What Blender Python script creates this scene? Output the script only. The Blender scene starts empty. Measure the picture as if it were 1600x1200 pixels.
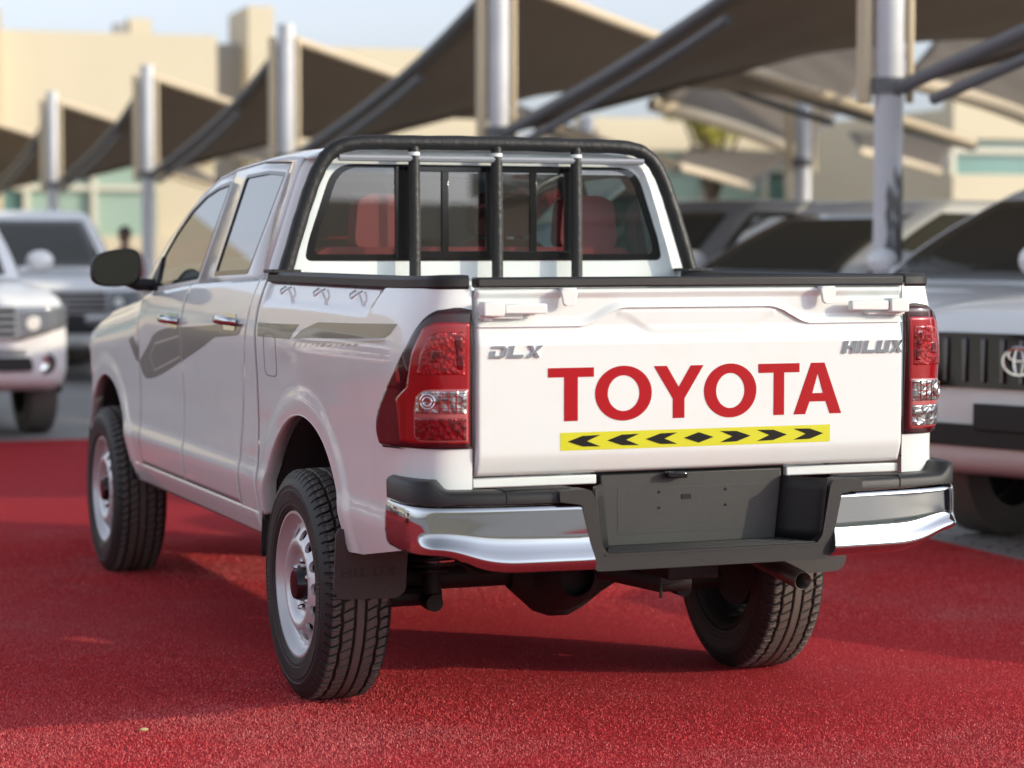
import bpy, math, random
import numpy as np
from mathutils import Vector, Matrix
from mathutils.geometry import tessellate_polygon
random.seed(7)
SC = bpy.context.scene
COL = SC.collection
R = math.radians
PI = math.pi

# ------------------------------------------------------------------ camera
CAMP = (-2.85, -5.842, 1.437)
YAW, PITCH = 0.3735, -0.0596
cd = bpy.data.cameras.new('camera'); cam = bpy.data.objects.new('camera', cd); COL.objects.link(cam)
cam.location = CAMP
cam.rotation_euler = (PI/2 + PITCH, 0, -YAW)
cd.sensor_width = 36; cd.lens = 36*3570/1600
cd.clip_start = 0.1; cd.clip_end = 2000
cd.dof.use_dof = True; cd.dof.focus_distance = 6.9; cd.dof.aperture_fstop = 2.2
SC.camera = cam

def F(X, d, z=0.0):
    """X metres to the right, d metres ahead of where the photographer stands -> world"""
    return (CAMP[0] + X*math.cos(YAW) + d*math.sin(YAW), CAMP[1] - X*math.sin(YAW) + d*math.cos(YAW), z)

# ------------------------------------------------------------------ light
SUN_EL = R(16.5)
SUN_AZ = math.atan2(0.80, -0.60)          # clockwise from +Y
w = bpy.data.worlds.new("World"); SC.world = w; w.use_nodes = True
nt = w.node_tree; nt.nodes.clear()
sky = nt.nodes.new('ShaderNodeTexSky'); sky.sky_type = 'NISHITA'; sky.sun_disc = False
sky.sun_elevation = SUN_EL; sky.sun_rotation = SUN_AZ
sky.air_density = 1.0; sky.dust_density = 1.8; sky.ozone_density = 3.5; sky.altitude = 10
bg = nt.nodes.new('ShaderNodeBackground'); bg.inputs[1].default_value = 0.15
wo = nt.nodes.new('ShaderNodeOutputWorld')
hs = nt.nodes.new('ShaderNodeHueSaturation'); hs.inputs['Saturation'].default_value = 0.23
tn = nt.nodes.new('ShaderNodeMix'); tn.data_type = 'RGBA'; tn.blend_type = 'MULTIPLY'; tn.inputs[0].default_value = 1; tn.inputs[7].default_value = (.955, .99, 1.07, 1)
nt.links.new(sky.outputs[0], hs.inputs['Color']); nt.links.new(hs.outputs[0], tn.inputs[6]); nt.links.new(tn.outputs[2], bg.inputs[0]); nt.links.new(bg.outputs[0], wo.inputs[0])
sd = bpy.data.lights.new('sun', 'SUN'); sd.energy = 1.62; sd.angle = R(0.53); sd.color = (1.0, 0.87, 0.62)
so = bpy.data.objects.new('sun', sd); COL.objects.link(so)
sv = Vector((0.80*math.cos(SUN_EL), -0.60*math.cos(SUN_EL), math.sin(SUN_EL)))
so.rotation_euler = sv.to_track_quat('Z', 'Y').to_euler(); so.location = (20, -10, 15)
SC.view_settings.view_transform = 'Standard'; SC.view_settings.look = 'None'
SC.view_settings.gamma = 1; SC.view_settings.exposure = 0.84

# ------------------------------------------------------------------ materials
MATS = {}
def mat(name, col, rough=0.5, metal=0.0, coat=0.0, coat_r=0.03, var=0.0, vscale=6.0, bump=0.0, bscale=200.0, spec=0.5, vdetail=4, emit=None, sheen=0.0):
    if name in MATS: return MATS[name]
    m = bpy.data.materials.new(name); m.use_nodes = True
    n = m.node_tree.nodes; l = m.node_tree.links; p = n['Principled BSDF']
    p.inputs['Base Color'].default_value = (*col, 1); p.inputs['Roughness'].default_value = rough
    p.inputs['Metallic'].default_value = metal; p.inputs['Coat Weight'].default_value = coat
    p.inputs['Coat Roughness'].default_value = coat_r; p.inputs['Specular IOR Level'].default_value = spec
    if sheen: p.inputs['Sheen Weight'].default_value = sheen
    tc = n.new('ShaderNodeTexCoord')
    if var:
        no = n.new('ShaderNodeTexNoise'); no.inputs['Scale'].default_value = vscale; no.inputs['Detail'].default_value = vdetail
        l.new(tc.outputs['Object'], no.inputs['Vector'])
        mx = n.new('ShaderNodeMix'); mx.data_type = 'RGBA'
        mx.inputs[6].default_value = (*[max(0, c*(1-var)) for c in col], 1); mx.inputs[7].default_value = (*[min(1, c*(1+var)) for c in col], 1)
        l.new(no.outputs[0], mx.inputs[0]); l.new(mx.outputs[2], p.inputs['Base Color'])
    if bump:
        nb = n.new('ShaderNodeTexNoise'); nb.inputs['Scale'].default_value = bscale; nb.inputs['Detail'].default_value = 3
        l.new(tc.outputs['Object'], nb.inputs['Vector'])
        b = n.new('ShaderNodeBump'); b.inputs['Strength'].default_value = bump; b.inputs['Distance'].default_value = 0.004
        l.new(nb.outputs[0], b.inputs['Height']); l.new(b.outputs[0], p.inputs['Normal'])
    if emit:
        p.inputs['Emission Color'].default_value = (*emit[:3], 1); p.inputs['Emission Strength'].default_value = emit[3]
    MATS[name] = m; return m

def paint_dust(m):
    n = m.node_tree.nodes; l = m.node_tree.links; p = n['Principled BSDF']
    tc = n.new('ShaderNodeTexCoord'); no = n.new('ShaderNodeTexNoise'); no.inputs['Scale'].default_value = 5; no.inputs['Detail'].default_value = 8; no.inputs['Roughness'].default_value = .7
    l.new(tc.outputs['Object'], no.inputs['Vector']); r = n.new('ShaderNodeMapRange'); r.inputs[1].default_value = .45; r.inputs[2].default_value = .75; r.inputs[3].default_value = .02; r.inputs[4].default_value = .12
    l.new(no.outputs[0], r.inputs[0]); l.new(r.outputs[0], p.inputs['Coat Roughness'])
    mx = n.new('ShaderNodeMix'); mx.data_type = 'RGBA'; r2 = n.new('ShaderNodeMapRange'); r2.inputs[1].default_value = .5; r2.inputs[2].default_value = .8; r2.inputs[4].default_value = .22
    l.new(no.outputs[0], r2.inputs[0]); l.new(r2.outputs[0], mx.inputs[0]); mx.inputs[6].default_value = p.inputs['Base Color'].default_value[:]; mx.inputs[7].default_value = (.60, .57, .50, 1); l.new(mx.outputs[2], p.inputs['Base Color'])

def glass(name, tint, gloss=0.06, ior=1.5):
    if name in MATS: return MATS[name]
    m = bpy.data.materials.new(name); m.use_nodes = True
    n = m.node_tree.nodes; l = m.node_tree.links; n.clear()
    o = n.new('ShaderNodeOutputMaterial'); t = n.new('ShaderNodeBsdfTransparent'); g = n.new('ShaderNodeBsdfGlossy')
    t.inputs[0].default_value = (*tint, 1); g.inputs['Roughness'].default_value = 0.0
    fr = n.new('ShaderNodeFresnel'); fr.inputs[0].default_value = ior
    ad = n.new('ShaderNodeMath'); ad.operation = 'ADD'; ad.inputs[1].default_value = gloss; ad.use_clamp = True
    mx = n.new('ShaderNodeMixShader')
    l.new(fr.outputs[0], ad.inputs[0]); l.new(ad.outputs[0], mx.inputs[0]); l.new(t.outputs[0], mx.inputs[1]); l.new(g.outputs[0], mx.inputs[2])
    l.new(mx.outputs[0], o.inputs[0]); MATS[name] = m; return m

WHITE = mat('white_paint', (0.752, 0.80, 0.79), 0.35, coat=1.0, coat_r=0.02, spec=0.3, bump=0.02, bscale=7)
paint_dust(WHITE)
WHITE2 = mat('white_paint_satin', (0.74, 0.78, 0.765), 0.45, coat=0.3, coat_r=0.2)
CARW = mat('parked_white_paint', (0.78, 0.79, 0.80), 0.38, coat=0.5)
CARS = mat('parked_silver_paint', (0.60, 0.60, 0.59), 0.4, metal=0.0, coat=0.3)
CARG = mat('parked_grey_paint', (0.24, 0.24, 0.24), 0.35, metal=0.0, coat=1.0)
CARR = mat('parked_red_paint', (0.35, 0.02, 0.02), 0.3, coat=1.0)
BLACKP = mat('black_plastic', (0.009, 0.009, 0.010), 0.48, bump=0.25, bscale=500, var=0.15, vscale=12)
BLACKS = mat('black_padding', (0.011, 0.010, 0.010), 0.48, bump=0.6, bscale=60, var=0.2, vscale=20)
BLACKG = mat('black_gloss', (0.01, 0.01, 0.011), 0.08)
DARK = mat('underbody_black', (0.015, 0.014, 0.014), 0.65, var=0.4, vscale=10, bump=0.3, bscale=50)
LINER = mat('liner_black', (0.008, 0.008, 0.008), 0.8)
CHROME = mat('chrome', (0.55, 0.56, 0.58), 0.04, metal=1.0)
CHROMEB = mat('badge_chrome', (0.75, 0.76, 0.78), 0.12, metal=1.0)
STEEL = mat('silver_wheel_paint', (0.64, 0.65, 0.66), 0.40, metal=0.5, coat=0.3)
RUBBER = mat('tyre_rubber', (0.014, 0.014, 0.014), 0.55, var=0.35, vscale=9, bump=0.15, bscale=120)
REDL = mat('red_lettering', (0.38, 0.0, 0.006), 0.55, spec=0.2)
YEL = mat('yellow_tape', (0.60, 0.60, 0.0), 0.45, bump=0.15, bscale=400)
TAPEB = mat('tape_black', (0.012, 0.012, 0.010), 0.6, spec=0.15)
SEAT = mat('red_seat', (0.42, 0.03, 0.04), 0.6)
INT = mat('interior_grey', (0.10, 0.095, 0.09), 0.7)
def rubber_dust():
    n = RUBBER.node_tree.nodes; l = RUBBER.node_tree.links; p = n['Principled BSDF']
    tc = n.new('ShaderNodeTexCoord'); sp = n.new('ShaderNodeSeparateXYZ'); l.new(tc.outputs['Object'], sp.inputs[0])
    cb = n.new('ShaderNodeCombineXYZ'); l.new(sp.outputs[1], cb.inputs[1]); l.new(sp.outputs[2], cb.inputs[2])
    ln = n.new('ShaderNodeVectorMath'); ln.operation = 'LENGTH'; l.new(cb.outputs[0], ln.inputs[0])
    mr = n.new('ShaderNodeMapRange'); mr.inputs[1].default_value = .3600; mr.inputs[2].default_value = .3640; l.new(ln.outputs['Value'], mr.inputs[0])
    src = p.inputs['Base Color'].links[0].from_socket; mx = n.new('ShaderNodeMix'); mx.data_type = 'RGBA'
    l.new(mr.outputs[0], mx.inputs[0]); l.new(src, mx.inputs[6]); mx.inputs[7].default_value = (.12, .105, .092, 1); l.new(mx.outputs[2], p.inputs['Base Color'])
rubber_dust()
PLATE = mat('grey_plastic', (0.036, 0.038, 0.036), 0.38, bump=0.2, bscale=500, var=0.12, vscale=8)
GLS = glass('side_glass', (0.35, 0.40, 0.40), 0.22)
GLR = glass('rear_glass', (0.66, 0.76, 0.77), 0.13)
GLD = mat('parked_glass', (0.045, 0.045, 0.038), 0.04, spec=0.9)

# ------------------------------------------------------------------ object helpers
def link(o, parent=None):
    COL.objects.link(o)
    if parent is not None: o.parent = parent
    return o

def empty(name, loc=(0, 0, 0), rz=0, label=None, cat=None, group=None):
    o = bpy.data.objects.new(name, None); o.empty_display_size = .2; COL.objects.link(o)
    o.location = loc; o.rotation_euler = (0, 0, rz)
    tag(o, label, cat, group); return o

def tag(o, label=None, cat=None, group=None, kind=None):
    if label: o['label'] = label
    if cat: o['category'] = cat
    if group: o['group'] = group
    if kind: o['kind'] = kind
    return o

class MB:
    def __init__(s): s.v = []; s.f = []; s.m = []; s.mi = 0
    def add(s, vs, fs):
        b = len(s.v); s.v += [tuple(p) for p in vs]; s.f += [tuple(b+i for i in f) for f in fs]; s.m += [s.mi]*len(fs); return s
    def box(s, a, b):
        x0, y0, z0 = a; x1, y1, z1 = b
        return s.add([(x0,y0,z0),(x1,y0,z0),(x1,y1,z0),(x0,y1,z0),(x0,y0,z1),(x1,y0,z1),(x1,y1,z1),(x0,y1,z1)],
                     [(0,3,2,1),(4,5,6,7),(0,1,5,4),(1,2,6,5),(2,3,7,6),(3,0,4,7)])
    def cbox(s, c, d): return s.box([c[i]-d[i]/2 for i in range(3)], [c[i]+d[i]/2 for i in range(3)])
    def grid(s, rows, closeu=False, closev=False):
        n = len(rows); m = len(rows[0]); vs = [p for r in rows for p in r]; fs = []
        for i in range(n if closeu else n-1):
            for j in range(m if closev else m-1):
                a = i*m+j; b = i*m+(j+1) % m; c = ((i+1) % n)*m+(j+1) % m; d = ((i+1) % n)*m+j
                fs.append((a, b, c, d))
        return s.add(vs, fs)
    def tube(s, pts, r, n=10, cap=True, closed=False):
        pts = [Vector(p) for p in pts]; rows = []; N = len(pts)
        rr = r if isinstance(r, (list, tuple)) else [r]*N
        up = None
        for i, p in enumerate(pts):
            if closed: t = pts[(i+1) % N]-pts[i-1]
            else: t = pts[min(i+1, N-1)]-pts[max(i-1, 0)]
            t.normalize()
            if up is None: up = t.orthogonal().normalized()
            up = (up - t*up.dot(t)).normalized(); sd_ = t.cross(up)
            rows.append([p+(up*math.cos(2*PI*k/n)+sd_*math.sin(2*PI*k/n))*rr[i] for k in range(n)])
        s.grid(rows, closeu=closed, closev=True)
        if cap and not closed:
            b = len(s.v)-N*n
            s.f.append(tuple(b+k for k in range(n))[::-1]); s.f.append(tuple(b+(N-1)*n+k for k in range(n))); s.m += [s.mi]*2
        return s
    def lathe(s, prof, axis='x', c=(0, 0, 0), n=48):
        rows = []
        for k in range(n):
            a = 2*PI*k/n; ca, sa = math.cos(a), math.sin(a); row = []
            for (h, r) in prof:
                if axis == 'x': row.append((c[0]+h, c[1]+r*ca, c[2]+r*sa))
                elif axis == 'y': row.append((c[0]+r*ca, c[1]+h, c[2]+r*sa))
                else: row.append((c[0]+r*ca, c[1]+r*sa, c[2]+h))
            rows.append(row)
        return s.grid(rows, closeu=True)
    def prism(s, poly, fn, h0, h1):
        """poly 2D (may be concave), fn(u,v,h)->xyz"""
        tr = tessellate_polygon([[Vector((u, v, 0)) for u, v in poly]]); n = len(poly)
        vs = [fn(u, v, h0) for u, v in poly]+[fn(u, v, h1) for u, v in poly]
        fs = [tuple(t) for t in tr]+[tuple(i+n for i in t)[::-1] for t in tr]
        fs += [(i, (i+1) % n, n+(i+1) % n, n+i) for i in range(n)]
        return s.add(vs, fs)
    def ring(s, outer, inner, fn, h0, h1):
        n = len(outer)
        vs = [fn(*p, h0) for p in outer]+[fn(*p, h0) for p in inner]+[fn(*p, h1) for p in outer]+[fn(*p, h1) for p in inner]
        fs = []
        for i in range(n):
            j = (i+1) % n
            fs += [(i, j, n+j, n+i), (2*n+i, 3*n+i, 3*n+j, 2*n+j), (i, 2*n+i, 2*n+j, j), (n+i, n+j, 3*n+j, 3*n+i)]
        return s.add(vs, fs)
    def build(s, name, m, parent=None, smooth=35, bevel=0, solid=0, soff=-1, mirror=False, sub=0, mats=None, fix=True):
        me = bpy.data.meshes.new(name)
        vs = [(-x, y, z) for x, y, z in s.v] if mirror else s.v
        fs = [f[::-1] for f in s.f] if mirror else s.f
        me.from_pydata(vs, [], fs)
        for mm in (mats or [m]): me.materials.append(mm)
        if mats: me.polygons.foreach_set('material_index', s.m)
        if fix:
            import bmesh
            bm = bmesh.new(); bm.from_mesh(me); bmesh.ops.remove_doubles(bm, verts=bm.verts, dist=1e-5)
            bmesh.ops.recalc_face_normals(bm, faces=bm.faces); bm.to_mesh(me); bm.free()
        me.update()
        if smooth:
            me.shade_smooth(); me.set_sharp_from_angle(angle=R(smooth))
        o = bpy.data.objects.new(name, me); link(o, parent)
        if solid:
            md = o.modifiers.new('solid', 'SOLIDIFY'); md.thickness = solid; md.offset = soff
        if bevel:
            md = o.modifiers.new('bevel', 'BEVEL'); md.width = bevel; md.segments = 2; md.limit_method = 'ANGLE'; md.angle_limit = R(35)
            md.harden_normals = False
        if sub:
            md = o.modifiers.new('sub', 'SUBSURF'); md.levels = sub; md.render_levels = sub
        return o

def sstep(t):
    t = min(1, max(0, t)); return t*t*(3-2*t)
def lerp(a, b, t): return a+(b-a)*t
def interp(x, pts): return float(np.interp(x, [p[0] for p in pts], [p[1] for p in pts]))
def spline(pts, n):
    """Catmull-Rom through 2D/3D points"""
    P = [np.array(p, float) for p in pts]; out = []
    P = [2*P[0]-P[1]]+P+[2*P[-1]-P[-2]]
    for i in range(1, len(P)-2):
        for k in range(n):
            t = k/n
            out.append(tuple(.5*((2*P[i])+(P[i+1]-P[i-1])*t+(2*P[i-1]-5*P[i]+4*P[i+1]-P[i+2])*t*t+(3*P[i]-P[i-1]-3*P[i+1]+P[i+2])*t**3)))
    out.append(tuple(P[-2])); return out

# =================================================================== GROUND
def carpet_material():
    m = bpy.data.materials.new('red_carpet'); m.use_nodes = True
    n = m.node_tree.nodes; l = m.node_tree.links; p = n['Principled BSDF']
    tc = n.new('ShaderNodeTexCoord')
    def noise(scale, detail=3, rough=.6):
        q = n.new('ShaderNodeTexNoise'); q.inputs['Scale'].default_value = scale; q.inputs['Detail'].default_value = detail
        q.inputs['Roughness'].default_value = rough; l.new(tc.outputs['Object'], q.inputs['Vector']); return q
    def ramp(src, a, b, ca, cb):
        r = n.new('ShaderNodeValToRGB'); r.color_ramp.elements[0].position = a; r.color_ramp.elements[1].position = b
        r.color_ramp.elements[0].color = (*ca, 1); r.color_ramp.elements[1].color = (*cb, 1); l.new(src, r.inputs[0]); return r
    def mix(f, a, b, mode='MIX'):
        x = n.new('ShaderNodeMix'); x.data_type = 'RGBA'; x.blend_type = mode
        if isinstance(f, float): x.inputs[0].default_value = f
        else: l.new(f, x.inputs[0])
        l.new(a, x.inputs[6]); l.new(b, x.inputs[7]); return x.outputs[2]
    fine = noise(130, 3, .8); fib = ramp(fine.outputs[0], .36, .66, (.26, .012, .020), (.58, .050, .060))
    big = noise(.9, 5, .6); wear = ramp(big.outputs[0], .50, .74, (0, 0, 0), (1, 1, 1))
    mid = noise(7, 4, .7); patch = ramp(mid.outputs[0], .40, .70, (0, 0, 0), (1, 1, 1))
    v = n.new('ShaderNodeTexVoronoi'); v.inputs['Scale'].default_value = 240; l.new(tc.outputs['Object'], v.inputs['Vector'])
    pale = ramp(v.outputs[0], .05, .6, (.62, .16, .17), (.30, .025, .035))
    wm = n.new('ShaderNodeMath'); wm.operation = 'MULTIPLY'; l.new(wear.outputs[0], wm.inputs[0]); l.new(patch.outputs[0], wm.inputs[1])
    wm2 = n.new('ShaderNodeMath'); wm2.operation = 'MULTIPLY'; l.new(wm.outputs[0], wm2.inputs[0]); wm2.inputs[1].default_value = .55
    c1 = mix(wm2.outputs[0], fib.outputs[0], pale.outputs[0])
    dust = noise(420, 2, .6); dr = ramp(dust.outputs[0], .66, .80, (0, 0, 0), (1, 1, 1))
    dm = n.new('ShaderNodeMath'); dm.operation = 'MULTIPLY'; l.new(dr.outputs[0], dm.inputs[0]); dm.inputs[1].default_value = .5
    col = n.new('ShaderNodeRGB'); col.outputs[0].default_value = (.62, .38, .36, 1)
    c2 = mix(dm.outputs[0], c1, col.outputs[0])
    l.new(c2, p.inputs['Base Color']); p.inputs['Roughness'].default_value = .85; p.inputs['Specular IOR Level'].default_value = .08
    p.inputs['Sheen Weight'].default_value = .0
    b = n.new('ShaderNodeBump'); b.inputs['Strength'].default_value = .9; b.inputs['Distance'].default_value = .006
    l.new(fine.outputs[0], b.inputs['Height']); l.new(b.outputs[0], p.inputs['Normal'])
    return m

def paving_material():
    m = bpy.data.materials.new('grey_paving'); m.use_nodes = True
    n = m.node_tree.nodes; l = m.node_tree.links; p = n['Principled BSDF']
    tc = n.new('ShaderNodeTexCoord'); mp = n.new('ShaderNodeMapping'); mp.inputs['Rotation'].default_value = (0, 0, .8)
    l.new(tc.outputs['Object'], mp.inputs[0])
    b = n.new('ShaderNodeTexBrick'); b.inputs['Scale'].default_value = 1.0; b.inputs['Brick Width'].default_value = .22; b.inputs['Row Height'].default_value = .11
    b.inputs['Mortar Size'].default_value = .006; b.inputs['Color1'].default_value = (.40, .39, .38, 1); b.inputs['Color2'].default_value = (.32, .315, .31, 1); b.inputs['Mortar'].default_value = (.07, .065, .06, 1)
    l.new(mp.outputs[0], b.inputs['Vector'])
    q = n.new('ShaderNodeTexNoise'); q.inputs['Scale'].default_value = .7; q.inputs['Detail'].default_value = 6; l.new(tc.outputs['Object'], q.inputs['Vector'])
    x = n.new('ShaderNodeMix'); x.data_type = 'RGBA'; x.blend_type = 'MULTIPLY'; x.inputs[0].default_value = .3
    l.new(b.outputs[0], x.inputs[6]); l.new(q.outputs[0], x.inputs[7]); l.new(x.outputs[2], p.inputs['Base Color']); p.inputs['Roughness'].default_value = .8
    return m

g = MB(); g.add([(-600, -600, 0), (600, -600, 0), (600, 600, 0), (-600, 600, 0)], [(0, 1, 2, 3)])
o = g.build('ground', paving_material()); tag(o, kind='structure')
# carpet: one sheet with wavy real edge
rows = []
ny = 80
for i in range(ny+1):
    y = -10+21.28*i/ny; row = []
    for j in range(41):
        x = -14+17.17*j/40
        z = .012+.004*math.sin(x*1.3+y*.7)*math.sin(y*.9)
        if j == 40: z = .002; x += .03*math.sin(y*1.7)
        if i == ny: z = .002; y2 = y+.02*math.sin(x*2)
        row.append((x, y+(.02*math.sin(x*2) if i == ny else 0), max(.002, z-.008)))
    rows.append(row)
g = MB(); g.grid(rows); carpet = g.build('carpet', carpet_material()); tag(carpet, 'large red outdoor carpet laid on the grey paving under the pickup', 'carpet')
def pile(n, d0, d1, hgt, wid, name):
    rng = np.random.default_rng(4)
    d = np.sqrt(rng.random(n)*(d1*d1-d0*d0)+d0*d0); X = (rng.random(n)*2-1)*d*.38
    cx = CAMP[0]+X*math.cos(YAW)+d*math.sin(YAW); cy = CAMP[1]-X*math.sin(YAW)+d*math.cos(YAW)
    ok = (cx < 3.14) & (cy < 11.25); cx, cy = cx[ok], cy[ok]; n = len(cx)
    a = rng.random(n)*2*PI; h = hgt*(.45+.75*rng.random(n)); wd = wid*(.6+.6*rng.random(n)); la = rng.random(n)*2*PI; ln = hgt*rng.random(n)*1.1
    v = np.empty((n, 3, 3), np.float32); z0 = .003
    v[:, 0] = np.stack([cx-np.cos(a)*wd, cy-np.sin(a)*wd, np.full(n, z0)], 1); v[:, 1] = np.stack([cx+np.cos(a)*wd, cy+np.sin(a)*wd, np.full(n, z0)], 1)
    v[:, 2] = np.stack([cx+np.cos(la)*ln, cy+np.sin(la)*ln, z0+h], 1)
    me = bpy.data.meshes.new(name); me.vertices.add(n*3); me.vertices.foreach_set('co', v.ravel()); me.loops.add(n*3)
    me.loops.foreach_set('vertex_index', np.arange(n*3, dtype=np.int32)); me.polygons.add(n); me.polygons.foreach_set('loop_start', np.arange(0, n*3, 3, dtype=np.int32))
    me.update(); me.validate(); me.materials.append(pile_material()); o = bpy.data.objects.new(name, me); link(o, carpet); o['kind'] = 'stuff'; return o
def pile_material():
    m = bpy.data.materials.new('carpet_fibre'); m.use_nodes = True; n = m.node_tree.nodes; l = m.node_tree.links; p = n['Principled BSDF']
    ge = n.new('ShaderNodeNewGeometry'); r = n.new('ShaderNodeValToRGB'); e = r.color_ramp.elements
    e[0].position = 0; e[0].color = (.42, .030, .040, 1); e[1].position = 1; e[1].color = (.74, .38, .36, 1)
    for pos, c in ((.45, (.68, .070, .080, 1)), (.85, (.76, .115, .120, 1)), (.96, (.78, .20, .195, 1))):
        q_ = e.new(pos); q_.color = c
    l.new(ge.outputs['Random Per Island'], r.inputs[0])
    tc = n.new('ShaderNodeTexCoord'); no = n.new('ShaderNodeTexNoise'); no.inputs['Scale'].default_value = .9; no.inputs['Detail'].default_value = 6; no.inputs['Roughness'].default_value = .65
    l.new(tc.outputs['Object'], no.inputs['Vector']); r2 = n.new('ShaderNodeValToRGB'); r2.color_ramp.elements[0].position = .46; r2.color_ramp.elements[1].position = .68; l.new(no.outputs[0], r2.inputs[0])
    mm = n.new('ShaderNodeMath'); mm.operation = 'MULTIPLY'; mm.inputs[1].default_value = .55; l.new(r2.outputs[0], mm.inputs[0])
    mx = n.new('ShaderNodeMix'); mx.data_type = 'RGBA'; l.new(mm.outputs[0], mx.inputs[0]); l.new(r.outputs[0], mx.inputs[6]); mx.inputs[7].default_value = (.62, .27, .27, 1)
    l.new(mx.outputs[2], p.inputs['Base Color']); p.inputs['Roughness'].default_value = .8; p.inputs['Specular IOR Level'].default_value = .05
    return m
pile(1150000, 4.3, 11.5, .0065, .0018, 'carpet_pile')
g = MB(); g.lathe([(0, 0.001), (0, .008), (.006, .011), (.011, .006), (.012, .001)], 'z', (0, 0, 0), 9)
o = g.build('pebble', mat('pebble', (.6, .48, .25), .7)); o.location = (-1.42, .80, .006); o.scale = (1.3, .8, .8)
tag(o, 'tiny yellowish pebble lying on the red carpet in front of the left rear wheel', 'pebble')

# =================================================================== PICKUP
truck = empty('pickup_truck', (0, 0, 0), 0, 'white double-cab pickup truck seen from behind with red lettering on the tailgate', 'pickup truck')
YR, WB = 1.13, 3.085
YF = YR+WB
PL = [(-.672, 0), (-.70, 0.0), (-.735, .003), (-.765, .011), (-.793, .027), (-.815, .052), (-.830, .085), (-.840, .13), (-.846, .19), (-.848, .26), (-.848, 1.63)]
PR = [(.40, -.07), (.45, -.05), (.52, -.022), (.60, -.006), (.655, .002), (.70, -.008), (.85, -.011), (1.0, -.006), (1.12, .001), (1.17, 0), (1.24, -.012), (1.30, -.033), (1.36, -.060)]
_z = np.arange(.30, 1.60, .002); _o = np.interp(_z, [p[0] for p in PR], [p[1] for p in PR])
_k = np.exp(-.5*(np.arange(-20, 21)*.002/.013)**2); _k /= _k.sum(); _o = np.convolve(np.pad(_o, 20, 'edge'), _k, 'valid')
def off(z): return float(np.interp(z, _z, _o))
PA = np.array(PL); _s = np.concatenate([[0], np.cumsum(np.hypot(*np.diff(PA, axis=0).T))])
_ss = np.arange(0, _s[-1]+1e-6, .004); _px = np.interp(_ss, _s, PA[:, 0]); _py = np.interp(_ss, _s, PA[:, 1])
_k2 = np.exp(-.5*(np.arange(-8, 9)/3.)**2); _k2 /= _k2.sum()
_pxs = np.convolve(np.pad(_px, 8, 'edge'), _k2, 'valid'); _pys = np.convolve(np.pad(_py, 8, 'reflect', reflect_type='odd'), _k2, 'valid')
SMAX = float(_ss[-1])
def plan(s):
    x = float(np.interp(s, _ss, _pxs)); y = float(np.interp(s, _ss, _pys)); h = .006
    tx = float(np.interp(s+h, _ss, _pxs)-np.interp(s-h, _ss, _pxs)); ty = float(np.interp(s+h, _ss, _pys)-np.interp(s-h, _ss, _pys))
    if s < h: tx, ty = -1, 0
    if s > SMAX-h: tx, ty = 0, 1
    L = math.hypot(tx, ty); return x, y, -ty/L, tx/L
ARC_R = (1.115, .42, .490); ARC_F = (4.185, .41, .475)
def flare(y, z):
    v = 0
    for (yc, zc, ra) in (ARC_R, ARC_F):
        d = math.hypot(y-yc, max(0, z-zc)) if z > zc else abs(y-yc)
        t = d-ra
        if -.05 <= t < .2: v += .0055*(1-sstep((t-.035)/.065))
    return v
def bedrecess(y, z): return -.012*sstep((z-1.245)/.025)*sstep((y-(.36+(1.325-z)*1.0))/.05)*(1-sstep((y-1.58)/.02))
def bsurf(s, z, extra=0.0):
    x, y, nx, ny = plan(s); wn = (.2+.8*nx*nx)
    o = off(z)*wn+(flare(y, z)+bedrecess(y, z))*abs(nx)*(1 if y > .3 else 0)+extra
    return (x+nx*o, y+ny*o, z)
def taper(y): return .30*max(0, (y-4.45)/.7)**2.0
ZT = [(1.6, 1.335), (2.5, 1.30), (3.4, 1.245), (3.6, 1.235), (4.4, 1.15), (4.85, 1.07), (5.1, .98)]
def ssurf(y, z, extra=0.0):
    zt = interp(y, ZT); k = sstep((z-.7)/.4) if y > 3.3 else 0
    zz = z+(1.30-zt)*k*sstep((y-3.3)/.3)
    x = .848+off(zz)-taper(y)+flare(y, z)
    if y > 3.5: x -= .05*sstep((z-(zt-.10))/.10)**2
    return (-(x+extra), y, z)

def arch_z(y, yc, zc, ra):
    d = ra*ra-(y-yc)**2
    return zc+math.sqrt(d) if d > 0 else -1
def col_positions(a, b, arcs, n):
    """dense columns near arch ends"""
    xs = list(np.linspace(a, b, n))
    for (yc, r) in arcs:
        xs += [yc-r*math.cos(t) for t in np.linspace(0, PI, 70)]
    xs = sorted(x for x in xs if a <= x <= b); out = [xs[0]]
    for x in xs[1:]:
        if x-out[-1] > .0012: out.append(x)
    out[-1] = b
    return out

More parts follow.
